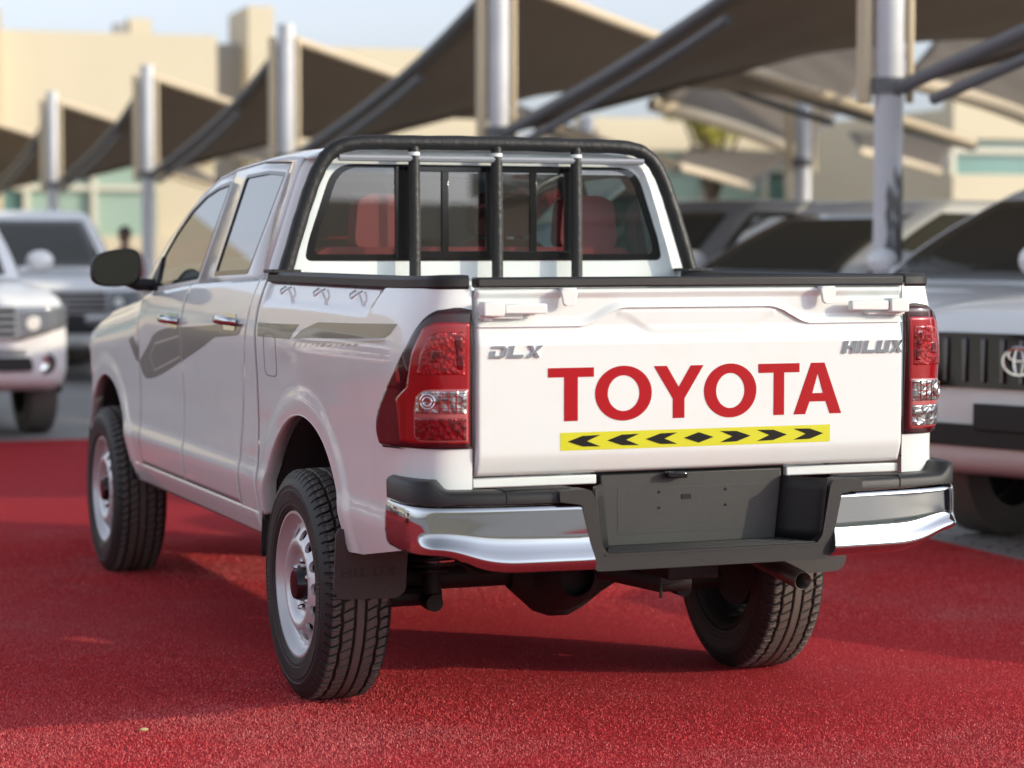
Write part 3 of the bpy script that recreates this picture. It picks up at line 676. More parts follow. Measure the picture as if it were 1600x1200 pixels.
# ---- side decal (silver grey stripe)
DEC = mat('grey_decal', (.135, .12, .108), .3, metal=.3, coat=.5)
DECL = mat('pale_decal_line', (.55, .52, .42), .3, coat=1.0)
def dense(poly, fn, e, m, nx=24, nz=6):
    zs_ = [p[1] for p in poly]; za, zb = min(zs_), max(zs_); rows = []
    xs_ = [p[0] for p in poly]; xa, xb = min(xs_), max(xs_)
    for i in range(nx+1):
        x = lerp(xa+1e-4, xb-1e-4, i/nx); hit = []
        for k in range(len(poly)):
            (a, b), (c, d) = poly[k], poly[(k+1) % len(poly)]
            if (a-x)*(c-x) <= 0 and a != c: hit.append(b+(d-b)*(x-a)/(c-a))
        lo, hi = min(hit), max(hit); rows.append([fn(x, lerp(lo, hi, j/nz), e) for j in range(nz+1)])
    m.grid(rows)
for mir in (False, True):
    m = MB()
    dense(spline([(3.49, .955), (3.45, .92), (3.35, .905), (3.1, .935), (2.74, 1.005)], 5)+[(2.74, 1.135)]+spline([(2.74, 1.135), (3.0, 1.12), (3.2, 1.09), (3.35, 1.03), (3.49, .975)], 5), ssurf, .0009, m)
    m.build('side_decal', DEC, bpy.data.objects['front_door'] if not mir else bpy.data.objects['front_door.001'], mirror=mir)
    m = MB(); dense([(3.68, 1.05), (3.56, .97), (3.512, .965), (3.512, 1.03), (3.6, 1.07)], ssurf, .0009, m); m.build('side_decal', DEC, bpy.data.objects['front_fender'] if not mir else bpy.data.objects['front_fender.001'], mirror=mir)
    m = MB(); dense([(2.73, 1.005), (2.40, 1.07), (2.2, 1.115), (1.85, 1.135), (1.80, 1.175), (2.1, 1.165), (2.4, 1.150), (2.73, 1.135)], ssurf, .0009, m); m.build('side_decal', DEC, bpy.data.objects['rear_door'] if not mir else bpy.data.objects['rear_door.001'], mirror=mir)
    bs = bedL if not mir else bedR; k0 = SMAX-1.63
    m = MB(); dense([(1.61+k0, 1.14), (1.61+k0, 1.185), (1.12+k0, 1.195), (1.22+k0, 1.145)], bsurf, .0009, m)
    dense([(1.17+k0, 1.150), (1.08+k0, 1.180), (.92+k0, 1.208), (.55+k0, 1.216), (.17+k0, 1.226), (.23+k0, 1.185), (.6+k0, 1.170)], bsurf, .0009, m); sd_ = m.build('side_decal', DEC, bs, mirror=mir)
    m = MB(); dense([(1.16+k0, 1.143), (.6+k0, 1.162), (.24+k0, 1.179), (.25+k0, 1.172), (.6+k0, 1.155), (1.17+k0, 1.137)], bsurf, .0009, m)
    for k in range(11):
        s = 1.14+k0-k*.065; z = 1.136+k*.0022; m.add([bsurf(s, z, .0009), bsurf(s+.035, z-.018+k*.001, .0009), bsurf(s+.058, z-.018+k*.001, .0009), bsurf(s+.022, z, .0009)], [(0, 1, 2, 3)])
    m.build('stripe_line', DECL, sd_, mirror=mir)
    m = MB(); pl_ = [(3.30, 1.0), (3.18, 1.055), (2.76, 1.10), (2.76, 1.02), (3.22, .945)]
    for a, b in zip(pl_, pl_[1:]+pl_[:1]):
        n_ = 10; d = Vector((b[0]-a[0], b[1]-a[1])).normalized(); q = Vector((-d.y, d.x))*.0035
        m.grid([[ssurf(lerp(a[0], b[0], t/n_)+q.x, lerp(a[1], b[1], t/n_)+q.y, .0014), ssurf(lerp(a[0], b[0], t/n_)-q.x, lerp(a[1], b[1], t/n_)-q.y, .0014)] for t in range(n_+1)])
    m.build('stripe_line', DECL, bpy.data.objects['front_door'] if not mir else bpy.data.objects['front_door.001'], mirror=mir)

# ---- cab back with window opening
def cab_back_pt(x, z, h=0.0):
    hw = CX(0, z) if z > 1.31 else .80; r = .085; a = abs(x); t = min(1, max(0, (a-(hw-r))/r)); y = 1.652+r*(1-math.sqrt(max(0, 1-t*t)))
    y += .10*max(0, z-1.70)**1.0
    return (x, y-h, z)
def sup(cx, cz, a, b, p, n=96, a2=None):
    out = []
    for t in np.linspace(0, 2*PI, n, endpoint=False):
        c, s = math.cos(t), math.sin(t); u = math.copysign(abs(c)**p, c); v = math.copysign(abs(s)**p, s)
        aw = lerp(a, a2, (v+1)/2) if a2 else a
        out.append((cx+aw*u, cz+b*v))
    return out
WIN_B = roundpoly([(-.668, 1.392), (.668, 1.392), (.655, 1.46), (.565, 1.722), (-.565, 1.722), (-.655, 1.46)], .075, 8)
def ray_to_outer(p):
    # matching outer point: from window centre through p to the cab outline
    cx, cz = 0, 1.555; d = Vector((p[0]-cx, p[1]-cz)); best = None
    OUTL = [(-.80, 1.28), (.80, 1.28), (.80, 1.31), (.669, 1.705), (.668, 1.725), (-.668, 1.725), (-.669, 1.705), (-.80, 1.31)]
    OUTL = [(-.80, 1.28), (.80, 1.28), (.80, 1.31), (.660, 1.735), (.60, 1.768), (-.60, 1.768), (-.660, 1.735), (-.80, 1.31)]
    for i in range(8):
        a = Vector(OUTL[i]); b = Vector(OUTL[(i+1) % 8]); e = b-a; den = d.x*e.y-d.y*e.x
        if abs(den) < 1e-9: continue
        t = ((a.x-cx)*e.y-(a.y-cz)*e.x)/den; u = ((a.x-cx)*d.y-(a.y-cz)*d.x)/den
        if t > 0 and -1e-6 <= u <= 1+1e-6 and (best is None or t < best): best = t
    return (cx+d.x*best, cz+d.y*best)
WB_ = []
for i in range(len(WIN_B)):
    a, b = WIN_B[i], WIN_B[(i+1) % len(WIN_B)]; n_ = max(1, int(math.hypot(b[0]-a[0], b[1]-a[1])/.02))
    for k in range(n_): WB_.append((lerp(a[0], b[0], k/n_), lerp(a[1], b[1], k/n_)))
rows = []
for p in WB_:
    q = ray_to_outer(p); rows.append([cab_back_pt(lerp(p[0], q[0], t), lerp(p[1], q[1], t), .0 if t else -.012) for t in [0]+list(np.linspace(0.02, 1, 18))])
m = MB(); m.grid(rows, closeu=True); m.build('cab_back', WHITE, truck, smooth=60)
# frit border + panes
c = np.array([0, 1.555])
INN = [tuple(c+(np.array(p)-c)*np.array([.955, .90])+np.array([0, .006])) for p in WB_]
m = MB(); m.ring(WB_, INN, lambda u, v, h: cab_back_pt(u, v, h), -.008, -.004); rw = m.build('rear_window', BLACKG, truck, smooth=30)
m = MB(); tr = tessellate_polygon([[Vector((a, b, 0)) for a, b in INN]]); m.add([cab_back_pt(u, v, -.006) for u, v in INN], [tuple(t) for t in tr]); m.build('glass_pane', GLR, rw, smooth=0)
m = MB()
for a, b in ((-.345, -.285), (-.175, -.150), (.155, .180), (.285, .345), (-.012, .012)):
    m.box((a, 1.650, 1.40), (b, 1.658, 1.716))
m.box((-.345, 1.649, 1.397), (.345, 1.6575, 1.425)); m.box((-.345, 1.649, 1.700), (.345, 1.6575, 1.718)); m.build('slider_frame', BLACKG, rw, bevel=.002)
# ---- roof
rows = []
RY = [(1.655, 1.752, .645), (1.68, 1.768, .655), (1.73, 1.775, .66), (1.9, 1.783, .662), (2.2, 1.785, .664), (2.5, 1.775, .668), (2.8, 1.742, .675), (2.98, 1.705, .682)]
RY = [tuple(p) for p in spline(RY, 3)]
for y, zt, hw in RY:
    zed = interp(y, [(1.6, 1.742), (1.7, 1.747)]+ROOFL[1:]); row = []
    for k in range(33):
        a = -1+2*k/32; u = math.copysign(1-(1-abs(a))**1.6, a); ex = CX(y, zed)
        x = ex*u; q = abs(u); z = zed+(zt+.012-zed)*(1-q**5)*(1-.0*q) + .012*(1-q*q)
        row.append((x, y, z))
    rows.append(row)
m = MB(); m.grid(rows); m.build('roof', WHITE, truck, smooth=60, solid=.01)
# windshield
m = MB(); WS = []
for k in range(13):
    t = k/12; y = lerp(2.985, 3.66, t); z = lerp(1.712, 1.245, t**1.05); hw = CX(0, z)-.03
    WS.append([(hw*u, y+.10*(1-u*u)*1.0-.02, z+.01*(1-u*u)) for u in np.linspace(-1, 1, 17)])
m.grid(WS); m.build('windshield', glass('windshield_glass', (.75, .8, .78), .03), truck, smooth=60)
# hood & front fascia
rows = []
for y in np.linspace(3.56, 5.06, 22):
    zt = interp(y, ZT); hx = abs(ssurf(min(y, 4.94), zt-.004)[0])-taper(y)*.2; rows.append([(hx*u, y+.10*(1-u*u)*sstep((y-4.2)/.8), zt+.045*(1-abs(u)**2.5)) for u in np.linspace(-1, 1, 25)])
m = MB(); m.grid(rows); m.build('hood', WHITE, truck, smooth=60, solid=.01)
m = MB()
m.grid([[(x*(.70 if z > .5 else .66), 4.96+.20*(1-x*x)-(.06 if z > .95 else 0)-(.03 if z < .5 else 0), z) for x in np.linspace(-1, 1, 21)] for z in (.38, .45, .55, .66, .72)]); m.build('front_bumper', WHITE, truck, smooth=50, solid=.02)
m = MB(); m.grid([[(x*.62, 4.97+.18*(1-x*x)-(z-.72)*.15, z) for x in np.linspace(-1, 1, 21)] for z in (.725, .8, .9, 1.0)]); m.build('grille', BLACKP, truck, smooth=50, solid=.02)
for sg in (-1, 1):
    m = MB(); m.grid([[(sg*(.60+.20*t), 5.03-.28*t*t-(z-.8)*.2, z) for t in np.linspace(0, 1, 8)] for z in (.84, .9, .97, 1.02)]); m.build('headlight', mat('headlight_glass', (.5, .52, .55), .1, metal=.6, coat=1), truck, smooth=50, solid=.01)

# ---- interior
m = MB(); m.box((-.70, 1.72, .62), (.70, 3.5, .66)); m.box((-.70, 3.12, .66), (.70, 3.5, 1.18)); m.build('cabin_floor', INT, truck)
m = MB(); m.grid([[(.74*u, 3.18+.2*math.sin(t), 1.10+.13*math.cos(t)) for u in (-1, -.5, 0, .5, 1)] for t in np.linspace(0, PI/2, 5)]); m.build('dashboard', INT, truck, solid=.02)
m = MB()
for k in range(21): pass
ts = np.linspace(0, 2*PI, 28, endpoint=False); m.tube([(-.36+.185*math.cos(t), 3.02+.07*math.sin(t), 1.20+.17*math.sin(t)) for t in ts], .014, 8, closed=True); m.tube([(-.36, 3.02, 1.2), (-.36, 3.2, 1.1)], .03, 8); m.build('steering_wheel', BLACKP, truck)
def cushion(c, d, r=.04):
    m_ = MB(); m_.cbox(c, d); return m_
for x in (-.36, .36):
    m = MB(); m.prism(roundpoly([(x-.26, .85), (x+.26, .85), (x+.24, 1.36), (x+.15, 1.47), (x-.15, 1.47), (x-.24, 1.36)], .06), lambda u, v, h: (u, 2.62+h-(v-.85)*.22, v), -.05, .06)
    m.prism(roundpoly([(x-.13, 1.48), (x+.13, 1.48), (x+.12, 1.65), (x-.12, 1.65)], .05), lambda u, v, h: (u, 2.47+h, v), -.04, .04)
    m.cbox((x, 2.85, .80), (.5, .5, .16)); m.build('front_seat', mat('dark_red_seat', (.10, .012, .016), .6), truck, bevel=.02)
m = MB(); m.prism(roundpoly([(-.62, .80), (.62, .80), (.62, 1.40), (.56, 1.44), (-.56, 1.44), (-.62, 1.40)], .05), lambda u, v, h: (u, 1.86+h-(v-.8)*.08, v), -.05, .05)
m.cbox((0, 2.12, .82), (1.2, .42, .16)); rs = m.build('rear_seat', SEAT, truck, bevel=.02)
for x in (-.335, .44):
    m = MB(); m.prism(roundpoly([(x-.115, 1.43), (x+.115, 1.43), (x+.10, 1.60), (x+.05, 1.625), (x-.06, 1.625), (x-.10, 1.60)], .05), lambda u, v, h: (u, 1.84+h, v), -.05, .045); m.build('headrest', mat('pale_red_cover', (.50, .06, .07), .6), rs, bevel=.015)
m = MB(); m.cbox((0.02, 3.16, 1.60), (.22, .02, .06)); m.build('inside_mirror', BLACKG, truck, bevel=.01)

# ---- wing mirrors
for mir in (False, True):
    m = MB(); rows = []
    cy, cz = 3.34, 1.355
    for (dy, sc) in ((0.0, .93), (.012, 1.0), (.05, .98), (.09, .85), (.12, .60), (.135, .25)):
        ol = []
        for t in np.linspace(0, 2*PI, 36, endpoint=False):
            c, s = math.cos(t), math.sin(t); u = math.copysign(abs(c)**.55, c)*.100*sc; v = math.copysign(abs(s)**.6, s)*.076*sc
            v *= (1-.16*u/.118) if u > 0 else (1 - .10*u/.118*0)
            ol.append((-.965-u*1.0, cy+dy+u*.10, cz+v-.012*(u/.118)))
        rows.append(ol)
    m.grid(rows, closev=True); m.f.append(tuple(range(len(m.v)-36, len(m.v)))); m.m.append(0)
    m.tube([(-.80, 3.37, 1.285), (-.87, 3.375, 1.288), (-.93, 3.38, 1.31)], .026, 10)
    mm = m.build('wing_mirror', BLACKP, truck, smooth=50, mirror=mir)
    m = MB(); ol = [(x*1.0, y-.0, z) for x, y, z in rows[0]]; cx_ = sum(p[0] for p in ol)/36; cy_ = sum(p[1] for p in ol)/36; cz_ = sum(p[2] for p in ol)/36
    m.add([(cx_+(x-cx_)*.985, y+.003+.0*(x-cx_), cz_+(z-cz_)*.97) for x, y, z in ol], [tuple(range(36))])
    m.build('mirror_glass', mat('mirror_silver', (.12, .13, .13), .02, metal=1), mm, smooth=0, mirror=mir)

# ---- roll bar
HY = 1.593
hp = spline([(-.758, 1.345), (-.690, 1.56), (-.640, 1.69), (-.588, 1.760), (-.505, 1.791), (-.30, 1.796), (0, 1.798), (.30, 1.796), (.505, 1.791), (.588, 1.760), (.640, 1.69), (.690, 1.56), (.758, 1.345)], 5)
m = MB(); m.tube([(x, HY+.02*(z-1.345), z) for x, z in hp], [.0255+.0010*math.sin(i*2.1) for i in range(len(hp))], 14); rb = m.build('roll_bar', BLACKS, truck, smooth=60)
for x in (-.295, 0.008, .308):
    m = MB(); m.tube([(x, HY-.004, 1.33), (x, HY-.002, 1.5), (x, HY+.006, 1.79)], .020, 12); m.build('upright', BLACKS, rb, smooth=60)
m = MB()
for x in (-.295, .008, .308): m.lathe([(0, .0208), (.012, .0208)], 'z', (x, HY+.005, 1.752), 12)
m.build('bracket_ring', WHITE2, rb)
m = MB(); m.tube([(-.565, HY+.0, 1.742), (.565, HY+.0, 1.742)], .012, 8); m.build('cross_tube', mat('grey_tube', (.35, .36, .38), .35, metal=.4), rb)
for sg in (-1, 1):
    m = MB(); m.cbox((sg*.765, HY, 1.358), (.10, .12, .012)); m.build('foot_plate', BLACKP, rb, bevel=.003)

# ---- wheels
def tread(u, v):
    """u = metres round, v = -1..1 across; returns groove depth 0..1"""
    av = abs(v); d = 0
    zig = .035*(abs(((u/.034) % 2)-1)-.5)
    for c, wd in ((.58, .040), (-.58, .040), (.17, .032), (-.17, .032)):
        e = abs(v-c-zig*(1.0 if abs(c) > .5 else .35)); d = max(d, 1-sstep((e-wd)/.02))
    if av > .60:
        sl = (u+.006*math.sin(v*9)+(.016 if v > 0 else 0)) % .034; e = min(sl, .034-sl); d = max(d, 1.0*(1-sstep((e-.0030)/.0016)))
        if av < .95:
            s2 = (u+.017+(.016 if v > 0 else 0)) % .034; e = min(s2, .034-s2); d = max(d, .35*(1-sstep((e-.0008)/.001)))
    elif av > .20:
        sl = (u+.05*(av)*(1 if v > 0 else -1)) % .034; e = min(sl, .034-sl); d = max(d, .95*(1-sstep((e-.0020)/.0014)))
    return d
TR, TW = .368, .112
def tyre_mesh():
    nr = 1024; m = MB(); vs = []
    across = np.linspace(-1, 1, 91)
    side = [(-.098, .233), (-.106, .240), (-.108, .248), (-.1105, .250), (-.111, .262), (-.1125, .264), (-.1130, .285), (-.1135, .300), (-.1120, .302), (-.1115, .312), (-.1135, .314), (-.1115, .324), (-.110, .326), (-.106, .338)]
    rows = []
    for k in range(nr):
        a = 2*PI*k/nr; ca, sa = math.cos(a), math.sin(a); row = []
        for i, (x, r) in enumerate(side):
            rr = r; x = x-(.0012 if i in (6, 7) and ((k*17//1024) % 3 != 2) and (k % 8 < 6) else 0)
            row.append((x, rr*ca, rr*sa))
        for v in across:
            x = v*.100; r = TR-.004*v*v-.016*max(0, (abs(v)-.78)/.22)**2.2-.0085*tread(a*TR, v)
            row.append((x, r*ca, r*sa))
        for (x, r) in side[::-1]: row.append((-x, r*ca, r*sa))
        rows.append(row)
    m.grid(rows, closeu=True); return m
def rim_mesh():
    """outer face towards -x; disc with round slots"""
    m = MB(); NS = 14; M = 24
    # barrel and flange
    prof = [(-.098, .236), (-.103, .233), (-.103, .226), (-.095, .221), (-.085, .214), (-.072, .207), (-.066, .198)]
    m.lathe(prof, 'x', n=96)
    # disc: r 0.195 -> 0.0 ; x(r)
    dx = lambda r: interp(r, [(0, -.070), (.088, -.070), (.100, -.076), (.113, -.090), (.124, -.098), (.131, -.100), (.138, -.099), (.147, -.095), (.186, -.070), (.198, -.066)])
    def P3(th, r): return (dx(r), r*math.cos(th), r*math.sin(th))
    r0, r1 = .138, .186; da = 2*PI/NS
    for s in range(NS):
        t0 = s*da; sq = []; el = []
        for k in range(M):
            a = 2*PI*k/M; c, q = math.cos(a), math.sin(a); mx = max(abs(c), abs(q))
            sq.append((t0+da*(.5+.5*c/mx), lerp(r0, r1, .5+.5*q/mx)))
            el.append((t0+da*(.5+.27*c), lerp(r0, r1, .50+.36*q)))
        rows = []
        for t in (0, .35, .7, 1): rows.append([P3(lerp(sq[k][0], el[k][0], t), lerp(sq[k][1], el[k][1], t)) for k in range(M)])
        rows.append([(P3(*el[k])[0]+.012, P3(*el[k])[1], P3(*el[k])[2]) for k in range(M)])
        m.grid(rows, closev=True)
    nn = NS*12
    m.grid([[P3(2*PI*k/nn, r) for r in (r1, .190, .198)] for k in range(nn)], closeu=True)
    m.grid([[P3(2*PI*k/nn, r) for r in list(np.linspace(.03, .138, 24))] for k in range(nn)], closeu=True)
    return m
def hub_mesh():
    m = MB(); m.lathe([(-.065, .058), (-.072, .057), (-.100, .050), (-.108, .045), (-.110, .030), (-.111, .001)], 'x', n=32); return m
def nut_mesh():
    m = MB()
    m.lathe([(-.068, .0115), (-.084, .010), (-.092, .006), (-.093, .0005)], 'x', (0, 0, 0), 8)
    return m
def letters_side():
    return None
wheel_protos = None
for i, (sx, y) in enumerate(((-1, YR), (1, YR), (-1, YF), (1, YF))):
    wr = bpy.data.objects.new('wheel', None); COL.objects.link(wr); wr.parent = truck; wr.location = (sx*.755, y, TR); wr.rotation_euler = (R(-40 if sx < 0 else 25)+i, 0, PI if sx > 0 else 0)
    if y > 3: wr.rotation_euler[2] += R(0.0)
    if wheel_protos is None:
        t = tyre_mesh().build('tyre', RUBBER, wr, smooth=28, fix=False)
        r_ = rim_mesh().build('rim', STEEL, wr, smooth=35)
        ib_ = MB().lathe([(-.060, .199), (-.02, .192), (.04, .190), (.085, .205), (.098, .222), (.103, .232), (.098, .236)], 'x', n=64).build('rim_barrel', mat('dusty_shade_black', (.02, .018, .016), .6), wr, smooth=50)  # dusty black of the inner barrel also paints in the shade inside the wheel
        h_ = hub_mesh().build('hub_cap', BLACKG, wr, smooth=35); n_ = nut_mesh().build('wheel_nut', CHROME, wr, smooth=35)
        b_ = MB().lathe([(-.01, .001), (.0, .15), (.06, .155), (.06, .001)], 'x', n=32).build('brake_drum', DARK, wr)
        nl = [n_]
        for k in range(1, 6):
            c_ = n_.copy(); COL.objects.link(c_); c_.parent = wr; nl.append(c_)
        for k, c_ in enumerate(nl): c_.location = (0, .076*math.cos(2*PI*k/6+.3), .076*math.sin(2*PI*k/6+.3))
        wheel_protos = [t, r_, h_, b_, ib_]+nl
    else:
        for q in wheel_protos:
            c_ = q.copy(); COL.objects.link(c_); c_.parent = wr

# ---- mudflaps
for mir in (False, True):
    def flf(u, v, h): return (-u, .655+h-(v-.5)*.12, v)
    m = MB(); m.prism(roundpoly([(.640, .60), (.870, .60), (.872, .41), (.850, .384), (.670, .380), (.645, .40)], .02), flf, 0, .008); fl = m.build('mudflap', mat('flap_rubber', (.060, .060, .057), .6, bump=.2, bscale=200), truck, bevel=.003, mirror=mir)
    m = MB()
    def flm(u, v, h): return (u if not mir else u, .655+h-(v-.5)*.12, v)
    x0 = -.850 if not mir else .672
    stroke_letters('HILUX', x0, .452, .032, .028, .008, .007, .0, lambda u, v, h: (u, .655-h-(v-.5)*.12, v), 0, .002, m); m.build('embossed_lettering', mat('flap_letter', (.045, .045, .043), .6), fl, smooth=0)

# ---- underbody
m = MB(); m.tube([(-.62, YR, TR), (.62, YR, TR)], .042, 16)
m.lathe([(-.16, .045), (-.12, .08), (-.07, .125), (-.02, .143), (.04, .143), (.09, .12), (.16, .075), (.22, .045)], 'x', (.02, YR-.02, TR-.005), 28)
m.lathe([(-.20, .06), (-.12, .115), (-.06, .13), (0, .12), (.25, .06)], 'y', (.03, YR, TR), 24); m.build('rear_axle', DARK, truck)
m = MB()
for sx in (-1, 1):
    m.box((sx*.48-.04, .40, .50), (sx*.48+.04, 4.6, .62))
for y in (.42, .7, 1.5, 2.3, 3.2): m.box((-.48, y, .50), (.48, y+.08, .58))
m.box((-.50, 2.0, .36), (.1, 3.1, .56)); m.box((-.25, 3.0, .33), (.25, 3.8, .6)); m.box((.15, 2.1, .38), (.6, 2.9, .54)); m.build('chassis_frame', DARK, truck, bevel=.01)
m = MB(); m.box((-.78, 1.66, .52), (.78, 3.6, .56)); m.build('floor_pan', DARK, truck)
for sx in (-1, 1):
    m = MB()
    for k in range(4):
        L = .66-.1*k; m.grid([[(sx*.50-.03, YR+L*t, TR+.10-.018*k+.10*(L*t/.66)**2), (sx*.50+.03, YR+L*t, TR+.10-.018*k+.10*(L*t/.66)**2)] for t in np.linspace(-1, 1, 17)])
    m.build('leaf_spring', DARK, truck, solid=.009)
    m = MB(); m.tube([(sx*.44, YR-.12, .33), (sx*.43, YR-.06, .62)], .03, 14); m.tube([(sx*.44, YR-.15, .305), (sx*.44, YR-.08, .305)], .028, 14); m.tube([(sx*.46-.07*sx, YR-.05, .315), (sx*.62, YR-.05, .315)], .03, 10)
    sk = m.build('shock_absorber', DARK, truck)
    m = MB()
    for h in (.10, .16): m.lathe([(0, .031), (.008, .0325), (.016, .031)], 'z', (sx*.44, YR-.12+.2*h, .33+h), 14)
    m.build('shock_band', mat('band_grey', (.35, .35, .35), .5), sk)
m = MB(); m.lathe([(-.09, .20), (-.10, .34), (-.06, .365), (.06, .365), (.10, .34), (.09, .2)], 'z', (0, .50, .66), 40); m.build('spare_wheel', DARK, truck)
m = MB(); m.tube([(.36, 1.6, .48), (.38, 1.3, .55), (.40, .9, .56), (.405, .5, .50), (.41, .25, .465), (.415, .12, .448)], .029, 18, cap=False); m.build('exhaust_pipe', mat('exhaust_steel', (.10, .09, .08), .4, metal=.7, var=.3, vscale=15), truck, solid=.003, smooth=50)
m = MB(); m.tube([(.38, 1.62, .48), (.41, 1.3, .56), (.42, .5, .51)], .05, 12); m.build('muffler', DARK, truck)
m = MB(); m.tube([(.10, .9, .40), (.24, .75, .37), (.34, .75, .37)], .035, 10); m.box((.13, .45, .42), (.30, .76, .47)); m.build('tow_bracket', DARK, truck, bevel=.004)
m = MB(); m.box((-.155, .94, .405), (-.10, .942, .423)); m.build('axle_sticker', mat('sticker_white', (.8, .8, .75), .5), truck)
m = MB()
for k in range(9): m.box((-.150+k*.0055, .9385, .413), (-.147+k*.0055, .9395, .420))
m.build('sticker_print', TAPEB, bpy.data.objects['axle_sticker'])
m = MB(); m.tube(spline([(-.40, .90, .45), (-.30, .92, .40), (-.18, .93, .42), (-.05, .95, .47)], 5), .006, 6); m.tube([(.22, .7, .42), (.222, .7, .34), (.222, .7, .325)], .005, 6); m.build('brake_hose', DARK, truck)

# ---- rear bumper
Q = spline([(-.846, .20), (-.850, .11), (-.846, .035), (-.830, -.012), (-.79, -.044), (-.73, -.064), (-.66, -.078), (-.55, -.093), (-.388, -.108)], 6)
def qn(i):
    a = Q[max(0, i-1)]; b = Q[min(len(Q)-1, i+1)]; tx, ty = b[0]-a[0], b[1]-a[1]; L = math.hypot(tx, ty); return ty/L, -tx/L
bump = bpy.data.objects.new('rear_bumper', None)
for mir in (False, True):
    pass
def sweep(prof_fn, i0=0, i1=None):
    rows = []
    for i in range(i0, len(Q) if i1 is None else i1):
        nx, ny = qn(i)
        e_ = sstep((i/(len(Q)-1)-.80)/.20)
        rows.append([(Q[i][0]+nx*a+e_*((.735-z)*.22-.014), Q[i][1]+ny*a, z) for a, z in prof_fn(i/(len(Q)-1), Q[i])])
    return rows
def chrome_prof(t, q):
    dz = 0          # lower edge drops towards the step
    side = 1-sstep((t-.34)/.16)            # plain on the side, dished on the rear face
    a = [(-.008, .7655), (.004, .765), (.011, .760), (.0148, .752), (.0151, .747), (.0154, .741), (.0157, .732), (.0172, .70), (.0186, .674), (.0195, .660), (.0220, .652), (.030, .640+dz*.7), (.038, .630+dz*.9), (.041, .622+dz), (.039, .612+dz), (.026, .604+dz), (.014, .596+dz), (-.01, .592+dz)]
    b = [(-.008, .7655), (.006, .765), (.012, .760), (.014, .752), (.015, .744), (.016, .736), (.017, .722), (.018, .70), (.018, .678), (.018, .664), (.018, .655), (.017, .644), (.016, .632), (.014, .624), (.012, .614), (.008, .604), (.002, .596), (-.01, .592)]
    dd = -.050*sstep((t-.50)/.34)
    out = []
    for p, s_ in zip(a, b):
        z = lerp(p[1], s_[1], side); f = (.7655-z)/.1735; out.append((lerp(p[0], s_[0], side), .7375-(.7655-z)*.78+dd*sstep((f-.35)/.65)))
    return out
def pad_prof(t, q):
    k = sstep((t-.42)/.14)                 # outer part stands higher
    zt = lerp(.804, .776, k)
    return [(.004, .741), (.012, .742), (.013, zt-.014), (.008, zt-.006), (-.004, zt), (-.03, zt+.001), (-.06, zt+.001)]
for mir in (False, True):
    m = MB(); m.grid(sweep(chrome_prof)); last = sweep(chrome_prof)[-1]
    # closing return at inner end
    m.grid([last, [(p[0]+.004, p[1]+.02, p[2]) for p in last]])
    ch = m.build('rear_bumper' if not mir else 'rear_bumper', CHROME, truck, smooth=70, solid=.003, soff=-1, mirror=mir, fix=True)
    m = MB(); m.grid(sweep(pad_prof)); m.build('bumper_pad', BLACKP, ch, smooth=50, solid=.003, mirror=mir)
    m = MB(); i_ = int(len(Q)*.80); r1_ = sweep(pad_prof)[i_]; m.tube([(p[0], p[1], p[2]+.0005) for p in r1_[1:6]], .0022, 5); m.build('pad_seam', LINER, ch, mirror=mir)
    m = MB()
    for k in range(3):
        y_ = -.082+k*.024; m.box((-.62, y_, .7765), (-.42, y_+.009, .7805))
    m.build('pad_ridge', BLACKP, ch, bevel=.0015, mirror=mir)
# centre step: U shaped frame swept + tread + licence backing
U = roundpoly([(-.470, .745), (-.470, .776), (-.400, .778), (-.376, .774), (-.366, .755), (-.342, .618), (-.326, .597), (.326, .597), (.342, .618), (.366, .755), (.376, .774), (.400, .778), (.470, .776), (.470, .745), (.404, .735), (.366, .556), (.356, .549), (-.356, .549), (-.366, .556), (-.404, .735)], .008, 4)
m = MB(); m.prism(U, lambda u, v, h: (u, h, v), -.127, -.07); step = m.build('rear_bumper_step', BLACKP, truck, bevel=.006, smooth=40)
for sg in (-1, 1):
    m = MB(); m.grid([[(sg*(lerp(.345, .268, sstep(t))+.022*(v-.6)/.2), lerp(-.118, .022, t), v) for t in np.linspace(0, 1, 10)] for v in np.linspace(.595, .778, 6)])
    m.build('step_cheek', BLACKP, step, smooth=50, solid=.004)
m = MB(); m.box((-.335, -.1295, .590), (.335, .03, .596)); tr_ = m.build('step_tread', BLACKP, step)
m = MB()
for k in range(5): m.box((-.325+.012*k, -.120+k*.026, .596), (.325-.012*k, -.108+k*.026, .601))
m.build('tread_ridge', BLACKP, tr_, bevel=.002)
m = MB(); m.box((-.285, .018, .596), (.285, .03, .800)); m.build('licence_backing', PLATE, step, bevel=.003)
m = MB(); m.box((-.235, .0173, .628), (.235, .0178, .758)); lp = m.build('licence_recess', PLATE, step, bevel=.001)
m = MB()
for x, z in ((-.185, .745), (.025, .745), (-.185, .70), (.025, .70)): m.lathe([(-.0535, .0005), (-.053, .004), (-.051, .0045)], 'y', (x+.08, .0685, z), 10)
m.box((-.035, .0150, .722), (-.005, .0175, .736)); m.build('screw_hole', LINER, lp)
m = MB(); m.box((-.09, -.015, .785), (-.03, .015, .803)); m.build('plate_lamp', BLACKG, step, bevel=.004)

